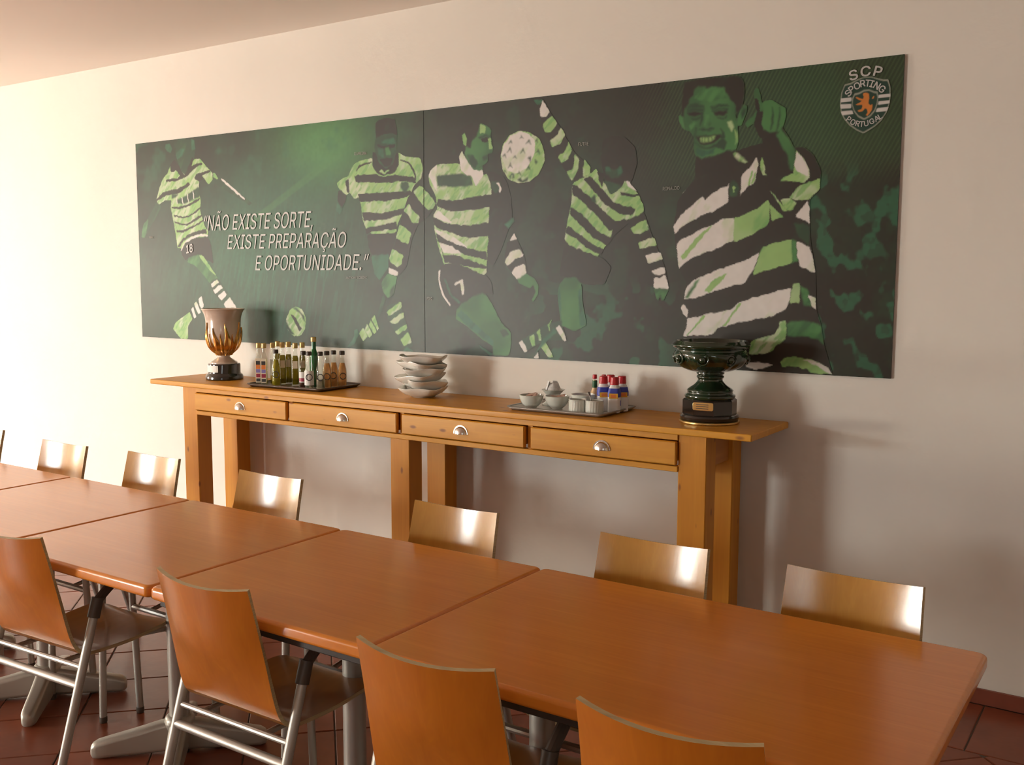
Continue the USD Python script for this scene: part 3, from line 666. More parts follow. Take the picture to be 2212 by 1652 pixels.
# ------------------------------------------------------------------ wall mural: two printed boards
PRINT = {
 'A': '''D 402 1191 452 1205 557 1198 574 1139 558 1078 520 1018 477 993 436 1014 407 1069 385 1134
T 296 1187 339 1188 359 1155 343 1129 308 1141 288 1165
T 538 1201 565 1194 573 1141 541 1130 536 1170
T 386 1118 444 1154 472 1143 442 1100 399 1090
A 330 1051 382 1071 421 1014 470 994 521 1027 558 1082 606 1084 672 1027 717 994 722 954 680 921 629 976 600 960 591 898 608 826 599 773 636 683 668 646 660 620 543 617 457 587 419 551 377 557 366 626 348 709 324 801 334 846 276 849 208 824 188 857 221 925 254 978 306 1012
K 333 1062 377 1091 411 1057 437 1011 465 991 495 1030 539 1090 553 1080 530 1041 579 1052 627 1053 634 1044 578 1034 536 1014 500 989 435 970 370 960 291 960 284 974 335 976 400 977 422 989 395 1022 337 1016
K 198 863 251 897 317 908 390 914 454 929 498 949 518 935 460 906 388 882 330 880 272 874 197 849 178 854
K 558 977 576 990 673 1006 700 1009 699 996 651 986 623 974 636 956 602 948 561 959
D 338 884 402 882 372 860 336 857
D 386 850 444 862 494 878 593 918 606 886 597 855 527 840 456 820 392 823
W 379 855 387 855 393 823 388 822
W 431 863 438 864 448 821 440 820
W 481 878 489 879 499 828 492 827
W 533 896 540 897 550 848 543 847
K 334 809 398 805 484 815 555 839 597 851 600 842 554 823 483 801 398 791 333 800
K 353 760 424 745 495 751 566 780 609 801 608 788 565 767 494 742 423 735 352 749
K 354 719 422 704 478 702 550 732 613 752 616 743 549 714 478 691 421 694 361 708
K 370 664 434 667 505 679 576 704 625 720 628 711 576 693 512 669 433 649 376 650
K 379 567 417 608 489 638 560 655 644 666 656 639 587 636 503 624 430 594 400 558
K 409 547 456 583 542 613 667 615 686 583 707 458 647 481 593 513 495 505 451 478 417 515
W 406 539 430 585 503 620 587 636 663 634 665 621 586 623 509 606 444 580 417 544
D 187 843 240 815 166 732 98 669 62 622 28 628 51 698 115 762
G 54 714 101 741 81 666 56 624 26 629 36 677
D 721 980 789 959 917 883 1055 802 1029 788 992 811 903 849 735 927
L 719 991 739 990 771 957 758 949 728 964
W 791 956 811 951 900 894 994 830 988 822 887 886 804 938
G 481 500 593 517 647 476 705 413 744 369 668 341 628 377 535 450 465 468
L 579 513 604 513 640 481 727 391 711 391 632 454 585 495
D 668 350 738 376 815 306 891 214 916 192 810 192 745 243 687 296
W 675 339 734 365 750 351 688 319
W 694 304 765 337 785 317 712 281
W 735 265 796 302 816 275 767 242
W 787 221 840 267 898 199 810 195
D 487 184 582 268 609 196 519 129
W 560 249 589 268 607 205 585 186 565 213
W 516 217 538 235 577 167 556 153
W 487 184 506 201 534 139 512 127
A 331 97 376 121 472 170 498 124 453 81 449 2 391 -6 342 31 307 58
A 1305 140 1343 201 1392 220 1439 203 1467 153 1459 94 1423 55 1369 48 1322 81
K 1343 175 1372 168 1436 93 1412 80
D 1362 210 1392 214 1450 169 1460 128 1426 177
D 1311 141 1328 107 1375 57 1339 65 1310 98''',
 'B': '''K 1994 1168 2014 1186 2068 1194 2127 1181 2137 1140 2142 1100 2121 1108 2056 1111 2018 1101 1996 1091
D 1993 1095 2035 1108 2099 1111 2140 1099 2135 1021 2108 966 2065 945 2021 955 1995 998 1985 1047
T 2056 1086 2120 1090 2129 1061 2088 1056 2034 1072
K 2004 1064 2056 1052 2125 1060 2126 1045 2071 1038 2012 1048
G 2058 1046 2086 1044 2096 1007 2066 1005
T 2006 1044 2047 1036 2052 994 2011 1013
K 2017 992 2111 990 2092 951 2054 947
K 1973 1028 1992 1022 2022 964 2065 938 2108 957 2135 1013 2147 1008 2148 948 2118 914 2053 903 1999 918 1972 958
A 2147 1016 2183 994 2292 979 2307 923 2296 876 2244 839 2212 761 2180 722 2136 650 2130 610 1966 601 1922 631 1895 690 1885 773 1869 799 1840 792 1807 827 1784 815 1727 856 1716 881 1763 908 1797 911 1832 967 1878 989 1972 999 1972 957 1999 916 2053 902 2120 913 2150 948
L 2016 927 2032 935 2054 917 2081 932 2086 926 2056 909
K 1843 916 1988 913 2053 897 2118 902 2255 886 2265 852 2192 869 2053 866 1853 879
K 1869 820 2030 817 2223 820 2235 795 2159 782 2051 773 1876 777
K 1893 723 2029 712 2137 727 2190 733 2179 704 2061 678 1904 676
K 1914 638 2028 652 2126 667 2138 626 2060 626 1961 617 1922 606
K 1855 941 1883 970 1967 979 1967 972 1889 960 1861 936
K 2156 979 2214 964 2255 918 2265 870 2255 870 2245 914 2209 956 2156 973
K 1727 847 1786 814 1777 778 1748 745 1719 788
K 1779 886 1803 902 1807 827 1790 827
T 1713 780 1759 745 1735 712 1707 738
D 2160 839 2165 863 2189 868 2213 861 2218 836 2189 806
K 1927 606 2136 610 2119 561 2080 480 1959 497 1937 539
T 1953 497 2080 500 2079 439 2035 389 2012 364 1974 397
D 2054 231 2153 262 2173 192 2204 111 2235 30 2171 2 2118 91 2065 165
A 2054 202 2158 258 2163 229 2076 180
A 2075 153 2173 205 2176 176 2113 137
A 2113 100 2189 143 2196 119 2134 84
A 2150 59 2199 102 2228 50 2171 27
D 1861 83 1974 188 2005 113 1889 41
A 1861 83 1890 118 1924 68 1889 41
A 1902 101 1921 136 1958 78 1935 60
A 1933 128 1948 158 1986 95 1969 82
A 1953 162 1974 188 2005 113 1992 100
T 1773 2 1826 65 1827 99 1850 108 1861 74 1826 22
D 2010 231 2033 289 2055 273 2021 197 1987 163
T 2160 -3 2193 24 2225 13 2246 -3''',
 'C': '''K 2518 1079 2547 1100 2595 1119 2661 1121 2727 1086 2642 1047 2609 1004 2585 998 2547 1008
F 2609 1033 2643 1062 2660 1115 2699 1103 2727 1078 2722 1055 2736 995 2732 973 2704 968 2706 934 2675 915 2633 902 2595 933 2566 984 2576 1014 2604 1003
F 2566 992 2595 937 2628 904 2675 915 2680 879 2623 893 2580 945
L 2552 1069 2571 1077 2580 1044 2576 1014 2561 1026
K 2661 1042 2708 1050 2725 1039 2694 1022 2671 1028
D 2647 1054 2699 1064 2722 1053 2699 1049 2657 1043
D 2671 961 2705 965 2701 945 2678 942
D 2614 973 2647 932 2631 904 2599 931 2580 976
L 2704 1043 2722 1045 2733 996 2713 989
L 2661 1113 2694 1099 2690 1070 2657 1069
A 2342 889 2358 916 2398 941 2537 936 2546 901 2575 875 2614 867 2633 820 2680 871 2699 878 2722 831 2727 771 2713 711 2708 642 2708 566 2699 467 2699 405 2670 390 2613 421 2505 453 2435 449 2405 524 2376 628 2371 691 2397 722 2387 785 2347 850
W 2342 889 2360 916 2398 939 2388 887 2397 800
W 2532 971 2551 997 2575 953 2623 897 2675 894 2680 871 2633 820 2614 867 2575 877 2546 901
K 2699 893 2792 865 2819 826 2838 766 2847 676 2829 616 2783 512 2737 436 2699 467 2708 566 2708 642 2713 711 2727 771 2722 831
D 2393 887 2546 886 2609 867 2618 825 2507 823 2397 832
K 2402 773 2506 757 2623 771 2736 781 2810 782 2801 707 2708 718 2594 707 2486 703 2392 734
K 2368 685 2466 645 2594 634 2713 646 2774 648 2764 588 2699 582 2594 572 2506 593 2376 636
K 2386 604 2486 563 2593 522 2699 505 2699 467 2603 483 2505 515 2401 558
K 2418 532 2435 492 2505 496 2593 468 2699 436 2699 422 2593 433 2505 449 2440 457
W 2371 691 2397 718 2488 655 2481 647 2386 677
W 2378 626 2446 601 2535 563 2589 525 2535 540 2446 571 2396 600
W 2406 555 2486 537 2545 499 2485 501 2435 504
D 2722 812 2727 837 2750 841 2778 832 2781 806 2750 779
W 2755 830 2769 833 2783 806 2778 783 2769 788 2772 810
K 2212 793 2306 836 2397 753 2346 692 2273 647 2231 575 2197 438 2144 389 2073 401 2074 472 2119 561 2180 722
A 2238 811 2291 845 2387 754 2371 723 2336 716
A 2179 718 2217 756 2232 728 2284 686 2273 655 2232 660 2211 696
A 2125 585 2152 654 2231 607 2209 551 2167 564
A 2078 467 2097 529 2177 495 2160 446 2133 434
W 2074 434 2138 410 2133 388 2073 401
G 2035 372 2068 401 2133 385 2116 332 2110 298 2066 273 2034 306 2023 347
D 2083 315 2116 348 2110 298 2077 273
K 2820 556 2875 563 2916 487 2934 405 2875 375 2806 443 2802 489
W 2829 556 2857 593 2875 563
W 2802 455 2838 503 2889 518 2911 484 2857 465 2820 435
W 2843 405 2866 435 2920 446 2930 398 2875 371
F 2875 375 2930 401 2974 379 2997 345 2993 301 2966 267 2957 278 2979 315 2966 345 2948 330 2912 345 2885 356
T 2801 632 2856 668 2861 646 2829 616
K 2435 449 2505 449 2699 390 2727 359 2737 298 2680 309 2612 288 2544 248 2484 239 2434 294 2404 374 2410 429
W 2400 413 2413 421 2409 374 2434 302 2479 247 2474 237 2424 294 2400 366
T 2437 374 2447 374 2484 295 2539 260 2529 254 2474 291
W 2500 350 2554 378 2564 303 2549 295 2539 358 2509 344
F 2514 224 2544 248 2612 288 2670 308 2699 297 2737 244 2784 168 2840 123 2844 70 2831 7 2737 3 2732 50 2660 86 2573 146 2509 176
T 2514 200 2573 146 2660 94 2737 50 2737 81 2670 125 2602 178 2544 224
D 2774 129 2807 137 2830 107 2793 98
T 2651 54 2737 11 2718 2 2660 39''',
 'Z': '''A 2778 955 2792 1006 2828 1048 2886 1066 2940 1056 2997 1021 3023 968 3028 917 2998 861 2945 827 2883 822 2828 841 2792 887
W 2782 955 2796 1002 2832 1044 2886 1062 2935 1051 2975 1008 2971 950 2932 894 2874 868 2819 886
D 2887 1029 2895 1044 2909 1027 2898 1034
D 2823 1010 2839 1027 2844 1011 2835 1015
D 2922 999 2940 1021 2953 999 2941 1009
D 2973 1012 2984 1022 2990 1003 2981 1011
D 2814 971 2833 992 2842 966 2831 978
D 2891 961 2907 982 2918 957 2907 969
D 2976 957 2990 976 2999 948 2989 960
D 2790 953 2805 965 2812 946 2803 955
D 2851 939 2864 953 2873 938 2863 944
D 2932 938 2954 942 2947 912 2941 930
D 2824 897 2836 922 2848 895 2836 906
D 2923 880 2941 905 2950 878 2938 888
D 2792 878 2806 890 2817 871 2806 881
D 2874 864 2887 881 2899 859 2886 869
D 2828 856 2842 873 2856 869 2857 850 2845 847 2847 862 2838 861 2839 844
D 2874 838 2892 852 2905 835 2936 850 2932 832 2901 824
D 2973 928 2989 916 2980 906 2973 917''',
 'D': '''K 2994 1183 3018 1193 3056 1131 3102 1073 3149 1000 3186 943 3268 877 3268 846 3169 813 3141 861 3094 926 3057 991 3019 1048 2999 1120
W 2997 1152 3013 1193 3051 1139 3030 1114 3004 1116
A 3014 1088 3065 1119 3093 1077 3056 1045 3026 1048
A 3052 1007 3094 1027 3112 1064 3138 1028 3112 991 3066 976
A 3099 933 3136 954 3154 999 3170 956 3150 914 3113 901
A 3141 861 3178 874 3186 939 3209 918 3205 865 3174 816
A 3228 833 3236 913 3268 877 3268 846
T 2961 1198 3013 1196 3008 1182 2985 1172
K 3328 987 3371 1006 3440 993 3491 945 3501 878 3477 805 3443 776 3374 779 3339 827 3320 904
D 3347 872 3391 854 3416 869 3430 844 3408 817 3374 823 3347 840
T 3404 857 3421 869 3430 843 3408 832
T 3343 872 3364 872 3373 851 3352 849
D 3339 812 3426 785 3418 762 3375 749 3340 781
A 3174 808 3268 846 3299 867 3330 812 3375 749 3426 777 3443 806 3512 743 3538 682 3488 647 3446 633 3394 634 3390 589 3378 566 3343 513 3308 474 3264 467 3200 503 3135 551 3148 626 3170 719
W 3447 806 3464 798 3503 758 3486 765 3456 783
K 3231 826 3270 838 3340 766 3393 710 3496 685 3481 651 3411 666 3349 704 3287 768
K 3174 801 3201 794 3269 742 3341 674 3411 626 3377 585 3306 656 3234 720 3174 758
K 3168 703 3234 662 3307 591 3386 558 3361 526 3289 560 3208 628 3163 668
K 3151 624 3217 577 3290 529 3343 511 3326 484 3254 514 3190 562 3140 585
K 3390 631 3446 639 3467 625 3378 558
K 3418 759 3512 743 3516 734 3427 743
D 3274 738 3291 753 3302 714 3278 723
K 3303 852 3339 842 3331 782 3313 813
K 3463 632 3538 667 3573 577 3608 502 3642 427 3665 330 3590 337 3576 412 3542 487 3507 548 3468 602
A 3488 650 3513 698 3533 705 3538 667 3505 650
A 3472 602 3547 634 3566 592 3515 572 3485 579
A 3511 537 3590 558 3603 520 3558 514 3520 507
W 3546 480 3620 494 3632 460 3559 446
W 3576 412 3642 430 3645 397 3589 393
W 3590 378 3647 393 3665 334 3590 337
G 3590 337 3665 334 3657 322 3639 285 3627 284 3624 311 3614 283 3604 292
K 3135 539 3344 466 3380 428 3346 350 3238 350 3192 381 3108 389
F 3109 349 3136 381 3201 383 3229 350 3234 271 3258 168 3194 135 3120 164 3110 237 3100 301
T 3100 301 3113 341 3121 269 3122 164 3110 237
T 3211 318 3229 342 3235 271 3256 168 3222 159
D 2883 75 3025 158 3119 189 3153 93 3035 89 2918 26
W 2883 75 2908 84 2938 31 2918 26
A 2947 102 2972 119 2982 62 2962 57
A 2986 128 3006 145 3016 88 3001 87
A 3049 162 3068 186 3072 186 3058 161 3061 134 3054 134
W 3092 151 3115 164 3153 93 3139 88
A 3006 63 3035 85 3083 13 3055 8
W 2968 4 2997 34 3002 1
T 3025 96 3082 147 3101 136 2992 34 2977 21''',
 'E': '''~K 3704 1103 3708 1159 3714 1189 3717 1200 3775 1203 3845 1203 3946 1201 3966 1190 3978 1168 3981 1123 3975 1088 3960 1062 3947 1051 3942 1085 3920 1108 3899 1143 3892 1160 3846 1165 3806 1172 3776 1174 3762 1166 3756 1142 3740 1119 3732 1101 3718 1090 3717 1059 3708 1069
~F 3718 1090 3732 1101 3740 1119 3756 1142 3762 1166 3776 1174 3806 1172 3826 1163 3846 1165 3892 1160 3899 1143 3920 1108 3942 1085 3944 1045 3953 1014 3958 968 3960 935 3951 908 3929 902 3912 908 3883 894 3840 885 3800 881 3772 892 3763 924 3764 968 3746 994 3722 1002 3716 1046
~G 3759 1154 3800 1165 3846 1157 3889 1150 3907 1118 3867 1113 3834 1107 3801 1116 3760 1129
~F 3691 1061 3700 1069 3714 1053 3720 1002 3708 1013 3697 1035
~F 3950 1008 3960 1056 3979 1084 3992 1077 3992 1053 3980 1024 3971 1001 3957 1000
~D 3968 1052 3976 1069 3987 1065 3983 1045 3972 1028
~D 3743 1109 3774 1109 3808 1094 3808 1082 3771 1091 3741 1088 3727 1076 3730 1095
~D 3835 1085 3861 1095 3907 1092 3917 1081 3888 1084 3858 1077 3839 1067
~K 3729 1073 3748 1079 3775 1075 3802 1065 3795 1057 3765 1053 3738 1062
~D 3730 1089 3771 1090 3808 1080 3805 1070 3771 1077 3734 1073
~K 3849 1066 3875 1069 3908 1067 3911 1057 3892 1047 3862 1048
~D 3839 1067 3858 1076 3891 1080 3914 1072 3910 1066 3875 1071 3852 1065
~D 3745 1050 3769 1046 3796 1052 3789 1043 3762 1039
~D 3863 1040 3896 1040 3908 1048 3905 1036 3883 1032
~D 3792 1071 3802 1070 3803 1033 3790 1015 3792 1046
~D 3783 1000 3803 1005 3820 997 3837 1002 3854 1001 3851 994 3827 988 3804 991
~G 3812 1057 3829 1055 3840 1017 3830 1006 3810 1011
~D 3770 1011 3778 1007 3775 982 3771 961 3760 974 3767 989
~D 3880 996 3897 979 3901 958 3885 950 3878 965 3886 977
~K 3772 972 3804 971 3838 971 3881 974 3883 962 3872 947 3849 935 3815 934 3791 941 3779 953
~L 3789 964 3821 965 3861 967 3856 956 3845 948 3812 944 3793 950
~D 3798 964 3800 964 3801 948 3799 948
~D 3811 964 3813 965 3815 945 3813 946
~D 3827 965 3829 965 3832 947 3829 947
~D 3843 965 3845 965 3847 951 3844 950
~G 3742 1019 3762 1033 3779 1029 3770 1011 3749 1000
~L 3909 1021 3929 1022 3939 997 3930 980 3916 999
~D 3764 955 3785 938 3822 926 3865 936 3894 958 3911 938 3899 909 3866 920 3826 914 3785 926
~T 3775 923 3823 911 3859 918 3853 896 3806 884 3779 895
~L 3943 988 3956 969 3959 938 3948 924 3950 954
~K 3772 889 3800 878 3840 882 3883 893 3912 906 3932 900 3965 892 4014 859 3980 800 3952 771 3903 743 3844 729 3779 748 3771 786
K 3770 861 3854 875 3915 890 3955 902 4063 927 4197 899 4268 867 4300 806 4301 770 4260 695 4263 603 3690 620 3777 788
~A 3937 888 3948 893 4001 855 3998 845 3956 868
W 3711 735 3741 763 3775 791 3774 770 3755 749 3743 737
K 3699 720 3773 800 3917 835 4042 861 4231 817 4297 772 4301 731 4258 687 4268 535 4294 401 4301 257 4322 202 4336 123 4375 5 3992 -19 3886 30 3731 132 3751 206 3720 255 3733 296 3745 361 3706 421 3677 601
W 3677 601 3690 621 3712 650 3809 723 3820 707 3853 738 3919 763 3925 773 3921 735 3924 698 3901 685 3860 660 3808 647 3750 614 3707 591 3687 567
W 3695 526 3706 539 3799 584 3861 606 3902 625 3953 630 3951 532 3926 527 3859 499 3785 475 3738 451 3706 421
L 3951 630 3974 632 4053 667 4093 699 4101 675 4098 614 4089 593 4026 559 3966 531 3950 531
L 3715 476 3784 549 3841 597 3856 604 3790 525 3724 456
W 3753 351 3777 374 3866 411 3949 435 4019 463 4062 485 4044 435 4026 396 4001 362 3951 352 3853 322 3790 297 3763 295 3733 293 3738 326
G 3738 301 3754 326 3788 371 3806 379 3773 326 3753 296
L 3826 327 3862 372 3929 406 3909 377 3848 320
L 4062 480 4077 508 4116 524 4193 537 4199 495 4198 443 4153 429 4080 411 4033 394
G 4193 534 4211 529 4218 476 4221 452 4205 448 4199 443
W 4212 529 4264 508 4280 470 4294 399 4263 415 4232 429 4218 471
W 3751 211 3818 225 3943 250 3978 282 4083 315 4199 345 4191 293 4175 254 4115 225 4046 213 3955 191 3893 175 3868 149 3831 140 3783 141 3731 132 3749 175
L 3756 140 3798 182 3839 223 3818 225 3777 169 3745 137
L 3924 185 3954 226 3994 280 3978 280 3939 220 3909 180
W 3720 255 3731 273 3753 246 3751 213 3729 230
L 4203 359 4234 364 4234 284 4191 283
G 4234 350 4265 340 4282 268 4249 279
W 4266 317 4297 308 4301 257 4282 271
A 4155 211 4181 212 4184 141 4158 120 4110 75 4030 67 4034 121 4088 142 4137 158 4153 187
G 4182 202 4251 216 4322 199 4336 120 4314 141 4258 150 4186 150
L 4162 44 4184 64 4237 67 4299 55 4351 34 4375 5 4291 3 4272 21 4214 27 4170 25
W 4251 58 4299 54 4351 34 4375 5 4361 5 4314 33
W 4014 19 4031 37 4133 33 4092 11 4057 5
L 4099 684 4159 626 4108 611
W 4204 626 4236 665 4251 688 4259 664 4266 595 4237 614
D 4200 602 4262 591 4264 510 4221 545
W 3975 721 3977 801 4007 823 4040 870 4046 844 4037 789 4033 766 4004 753 3972 716
L 4004 755 4017 813 4027 817 4014 757
L 4018 762 4032 808 4039 812 4031 766
A 4055 848 4062 869 4075 833 4074 805 4086 791 4067 794 4054 821
D 3925 747 3930 775 3945 780 3963 769 3969 745 3960 722 3945 714 3929 723
L 3938 756 3946 763 3954 753 3946 744 3949 734 3940 732 3943 744
K 4046 993 4138 986 4173 933 4195 890 4194 849 4189 804 4120 784 4081 805 4072 847 4063 904 4057 946
F 4136 974 4170 933 4195 890 4197 844 4191 808 4177 814 4165 874 4130 927 4117 951
A 4198 890 4227 856 4256 809 4255 773 4235 755 4202 766 4164 768 4140 769 4154 785 4191 797 4193 813 4197 849
W 4199 885 4227 854 4252 811 4250 782 4219 797 4195 817
K 4197 899 4230 897 4268 867 4298 807 4299 770 4240 755 4258 777 4257 809 4227 856
A 4176 699 4212 743 4299 773 4300 730 4260 695 4214 688
A 4095 734 4118 715 4172 648 4161 644 4133 686
A 4142 695 4171 701 4209 681 4191 652 4168 650
F 4018 1132 4025 1143 4037 1144 4047 1117 4056 1075 4061 1056 4049 1048 4035 1054 4024 1092
K 4022 1101 4033 1105 4046 1067 4049 1048 4035 1049 4027 1069
F 4053 1080 4067 1090 4096 1090 4130 1068 4152 1053 4156 1025 4147 989 4134 968 4091 962 4061 978 4055 1015 4061 1052
F 3984 1007 4011 1033 4030 1050 4037 1035 4021 1004 3997 988
D 4099 1067 4106 1029 4103 998 4096 971 4093 971 4096 1026
D 4128 1062 4133 1027 4127 986 4120 966 4117 967 4125 1023
K 4035 1049 4060 1052 4055 1011 4061 973 4086 953 4052 942 4032 976 4022 1002''',
 'S': '''M 4380 1122 4403 1125 4425 1136 4451 1142 4479 1141 4500 1133 4522 1126 4541 1124 4550 1095 4552 1062 4549 1034 4540 1002 4523 974 4499 953 4458 930 4433 943 4403 965 4382 991 4369 1017 4365 1051 4368 1091
N 4382 1116 4405 1119 4427 1130 4451 1138 4479 1136 4500 1127 4522 1119 4538 1117 4546 1094 4548 1062 4546 1035 4536 1003 4519 978 4497 958 4457 937 4434 949 4407 970 4385 995 4373 1018 4369 1051 4372 1089
M 4418 1084 4435 1086 4453 1094 4472 1094 4491 1085 4504 1083 4507 1060 4505 1036 4497 1011 4481 992 4458 981 4435 994 4419 1016 4410 1042 4410 1066
N 4420 1076 4437 1079 4453 1087 4472 1088 4491 1078 4500 1076 4504 1061 4502 1039 4494 1015 4479 998 4458 988 4436 1001 4421 1020 4413 1043 4414 1062
S 4367 1070 4408 1070 4408 1056 4367 1055
S 4366 1048 4408 1046 4408 1030 4368 1031
S 4370 1021 4413 1021 4417 1007 4374 1006
S 4508 1070 4550 1070 4551 1059 4507 1058
S 4509 1046 4550 1046 4549 1035 4507 1033
S 4504 1021 4546 1022 4542 1008 4500 1007
O 4452 1082 4461 1083 4472 1078 4474 1060 4472 1051 4472 1041 4480 1034 4486 1038 4487 1031 4485 1016 4477 1004 4470 996 4464 999 4470 1008 4467 1021 4460 1025 4452 1015 4438 1013 4432 1019 4447 1023 4450 1034 4448 1039 4429 1039 4425 1042 4440 1048 4447 1054 4436 1058 4424 1067 4425 1071 4439 1064 4451 1060 4454 1069 4450 1075
O 4484 1059 4488 1066 4492 1067 4491 1060 4486 1057''',
}
WORDS = [('“NÃO EXISTE SORTE,', 623, 656, 927, -6, 88, 'S'), ('EXISTE PREPARAÇÃO', 835, 544, 953, -8, 82, 'S'), ('E OPORTUNIDADE.”', 1069, 420, 873, 0, 83, 'S'), ('ANTHONY ROBBINS', 1776, 372, 149, 5, 12, 's'), ('NANI', 110, 620, 39, 0, 13, 's'), ('QUARESMA', 1848, 1019, 86, -3, 15, 's'), ('FIGO', 2330, 268, 34, 2, 14, 's'), ('FUTRE', 3206, 972, 52, -1, 15, 's'), ('RONALDO', 3626, 755, 77, 1, 15, 's'), ('18', 462, 523, 61, 19, 48, 'S')]
LETTERS = [('S', 4412, 1153, 36, 14, 1), ('C', 4457, 1162, 36, 2, 1), ('P', 4503, 1157, 35, -14, 1), ('S', 4395, 1087, 30, 49, 0), ('P', 4407, 1101, 30, 36, 0), ('O', 4427, 1111, 30, 22, 0), ('R', 4448, 1118, 30, 8, 0), ('T', 4467, 1117, 30, -8, 0), ('I', 4482, 1113, 30, -20, 0), ('N', 4501, 1104, 30, -31, 0), ('G', 4520, 1090, 30, -36, 0), ('P', 4401, 989, 24, -36, 0), ('O', 4417, 977, 24, -29, 0), ('R', 4435, 970, 24, -16, 0), ('T', 4450, 967, 24, -3, 0), ('U', 4467, 968, 24, 10, 0), ('G', 4487, 974, 24, 21, 0), ('A', 4505, 983, 24, 28, 0), ('L', 4517, 990, 24, 30, 0)]

PX0, PX1, PXS, PZ0, PZ1 = -5.4935, -.8986, -3.1811, 1.2069, 2.4158
BACK, FRONT = -.001, -.0105
mural = thing('wall_mural', 'wide green printed mural of striped football players with a white quotation, on two boards', 'mural', (PX0, 0, PZ0))
W_, H_, SEAM = PX1 - PX0, PZ1 - PZ0, PXS - PX0
boards = [sbox(0, 0, SEAM - .0015, H_), sbox(SEAM + .0015, 0, W_, H_)]
both = unary_union(boards)
for b in boards:
    x0, y0, x1, y1 = b.bounds; part(mural, 'board', bx(x0, x1, FRONT, BACK, y0, y1, .001), M['board'], False)
def fbm(P, s, seed, oct=3, sx=1.0, sy=1.0, turn=0.0):
    c, q = math.cos(turn), math.sin(turn); x, y = P[:, 0] * c + P[:, 1] * q, -P[:, 0] * q + P[:, 1] * c
    return meshkit.fbm(np.column_stack([x * s * sx, y * s * sy, np.full(len(P), seed * 3.7)]), oct, seed)
def sstep(a, b, x): t = np.clip((x - a) / (b - a), 0, 1); return t * t * (3 - 2 * t)
def flat(poly, step, y, edge=None):
    """dense triangulation of a flat polygon: (points n x 2, faces)"""
    poly = poly.buffer(0)
    if poly.is_empty or poly.area < 2e-6: return None
    e = edge or step; B = []
    for ring in [poly.exterior, *poly.interiors]:
        L = ring.length; cs = np.array(ring.coords)[:-1]; k = max(int(L / e), 3)
        B.append(cs); B.append(np.array([ring.interpolate(t).coords[0] for t in np.linspace(0, L, k, endpoint=False)]))
    B = np.unique(np.round(np.vstack(B), 5), axis=0)
    x0, y0, x1, y1 = poly.bounds; gx, gy = np.meshgrid(np.arange(x0, x1, step), np.arange(y0, y1, step)); G = np.column_stack([gx.ravel() + (np.arange(gx.size) // gx.shape[1] % 2) * step / 2, gy.ravel()])
    inn = poly.buffer(-step * .45)
    if not inn.is_empty: G = G[shapely.contains_xy(inn, G[:, 0], G[:, 1])]
    else: G = G[:0]
    P = np.vstack([B, G])
    if len(P) < 3: return None
    try: T = Delaunay(P).simplices
    except Exception: return None
    c = P[T].mean(1); T = T[shapely.contains_xy(poly, c[:, 0], c[:, 1])]
    a, b, d = P[T[:, 0]], P[T[:, 1]], P[T[:, 2]]; cr = (b[:, 0] - a[:, 0]) * (d[:, 1] - a[:, 1]) - (b[:, 1] - a[:, 1]) * (d[:, 0] - a[:, 0])
    T = T[np.abs(cr) > 1e-10]; cr = cr[np.abs(cr) > 1e-10]; T[cr < 0] = T[cr < 0][:, ::-1]
    return P, T
def ink_mesh(parent, name, items, y, label=None):
    V, F, C, k = [], [], [], 0
    for P, T, col in items:
        V.append(np.column_stack([P[:, 0], np.full(len(P), y), P[:, 1]])); F.append(T + k); C.append(col); k += len(P)
    if not V: return
    m = usdkit.mesh(stage, free(f'{parent.GetPath()}/{name}'), (np.vstack(V), np.vstack(F)), M['print'])
    UsdGeom.PrimvarsAPI(m).CreatePrimvar('ink', Sdf.ValueTypeNames.Color3fArray, 'vertex').Set(Vt.Vec3fArray.FromNumpy(np.vstack(C).astype(np.float32)))
    return tag(m.GetPrim(), label)
INK = {k: np.array(v) for k, v in dict(K=(.022, .017, .011), D=(.021, .052, .024), T=(.030, .125, .062), G=(.066, .215, .062), g=(.035, .115, .038), L=(.27, .46, .155), l=(.16, .355, .105), W=(.64, .61, .58), w=(.47, .55, .36), O=(.72, .24, .04)).items()}
def mix(a, b, t): return a[None, :] * (1 - t[:, None]) + b[None, :] * t[:, None]
def ink(k, P, seed):
    n1 = fbm(P, 11, seed, 3, 1.0, 2.6, .9); n2 = fbm(P, 38, seed + 9, 2)
    if k == 'K': c = mix(INK['K'], INK['D'], sstep(.58, .95, n1) * .35)
    elif k == 'D': c = mix(INK['D'], INK['g'], sstep(.45, .8, n1) * .45)
    elif k == 'T': c = mix(INK['D'], INK['T'], .55 + .45 * sstep(.3, .65, n1))
    elif k == 'G': c = mix(INK['g'], INK['G'], sstep(.3, .65, n1))
    elif k == 'F': c = mix(INK['g'], INK['G'], sstep(.25, .62, fbm(P, 8, seed + 3, 2)) * .75)
    elif k == 'L': c = mix(INK['L'], INK['l'], sstep(.42, .72, n1)); c = c + (INK['w'] - c) * (sstep(.55, .8, fbm(P, 9, seed + 21, 2)) * .5)[:, None]
    elif k == 'A': c = mix(INK['L'], INK['w'], sstep(.42, .68, n1)); c = c + (INK['l'] - c) * (sstep(.50, .66, fbm(P, 24, seed + 5, 2, 1, 3.0, .8)) * .75)[:, None]
    elif k == 'W': c = mix(INK['W'], INK['w'], sstep(.55, .78, n1) * .8)
    elif k == 'O': c = mix(INK['O'], INK['O'] * .7, n1)
    elif k == 'M': c = mix(np.array((.20, .22, .17)), np.array((.33, .33, .27)), n1)
    elif k == 'N': c = np.repeat([[.012, .045, .028]], len(P), 0)
    elif k == 'S': c = mix(np.array((.52, .50, .48)), np.array((.64, .61, .58)), n1)
    return c * (.93 + .14 * n2)[:, None]
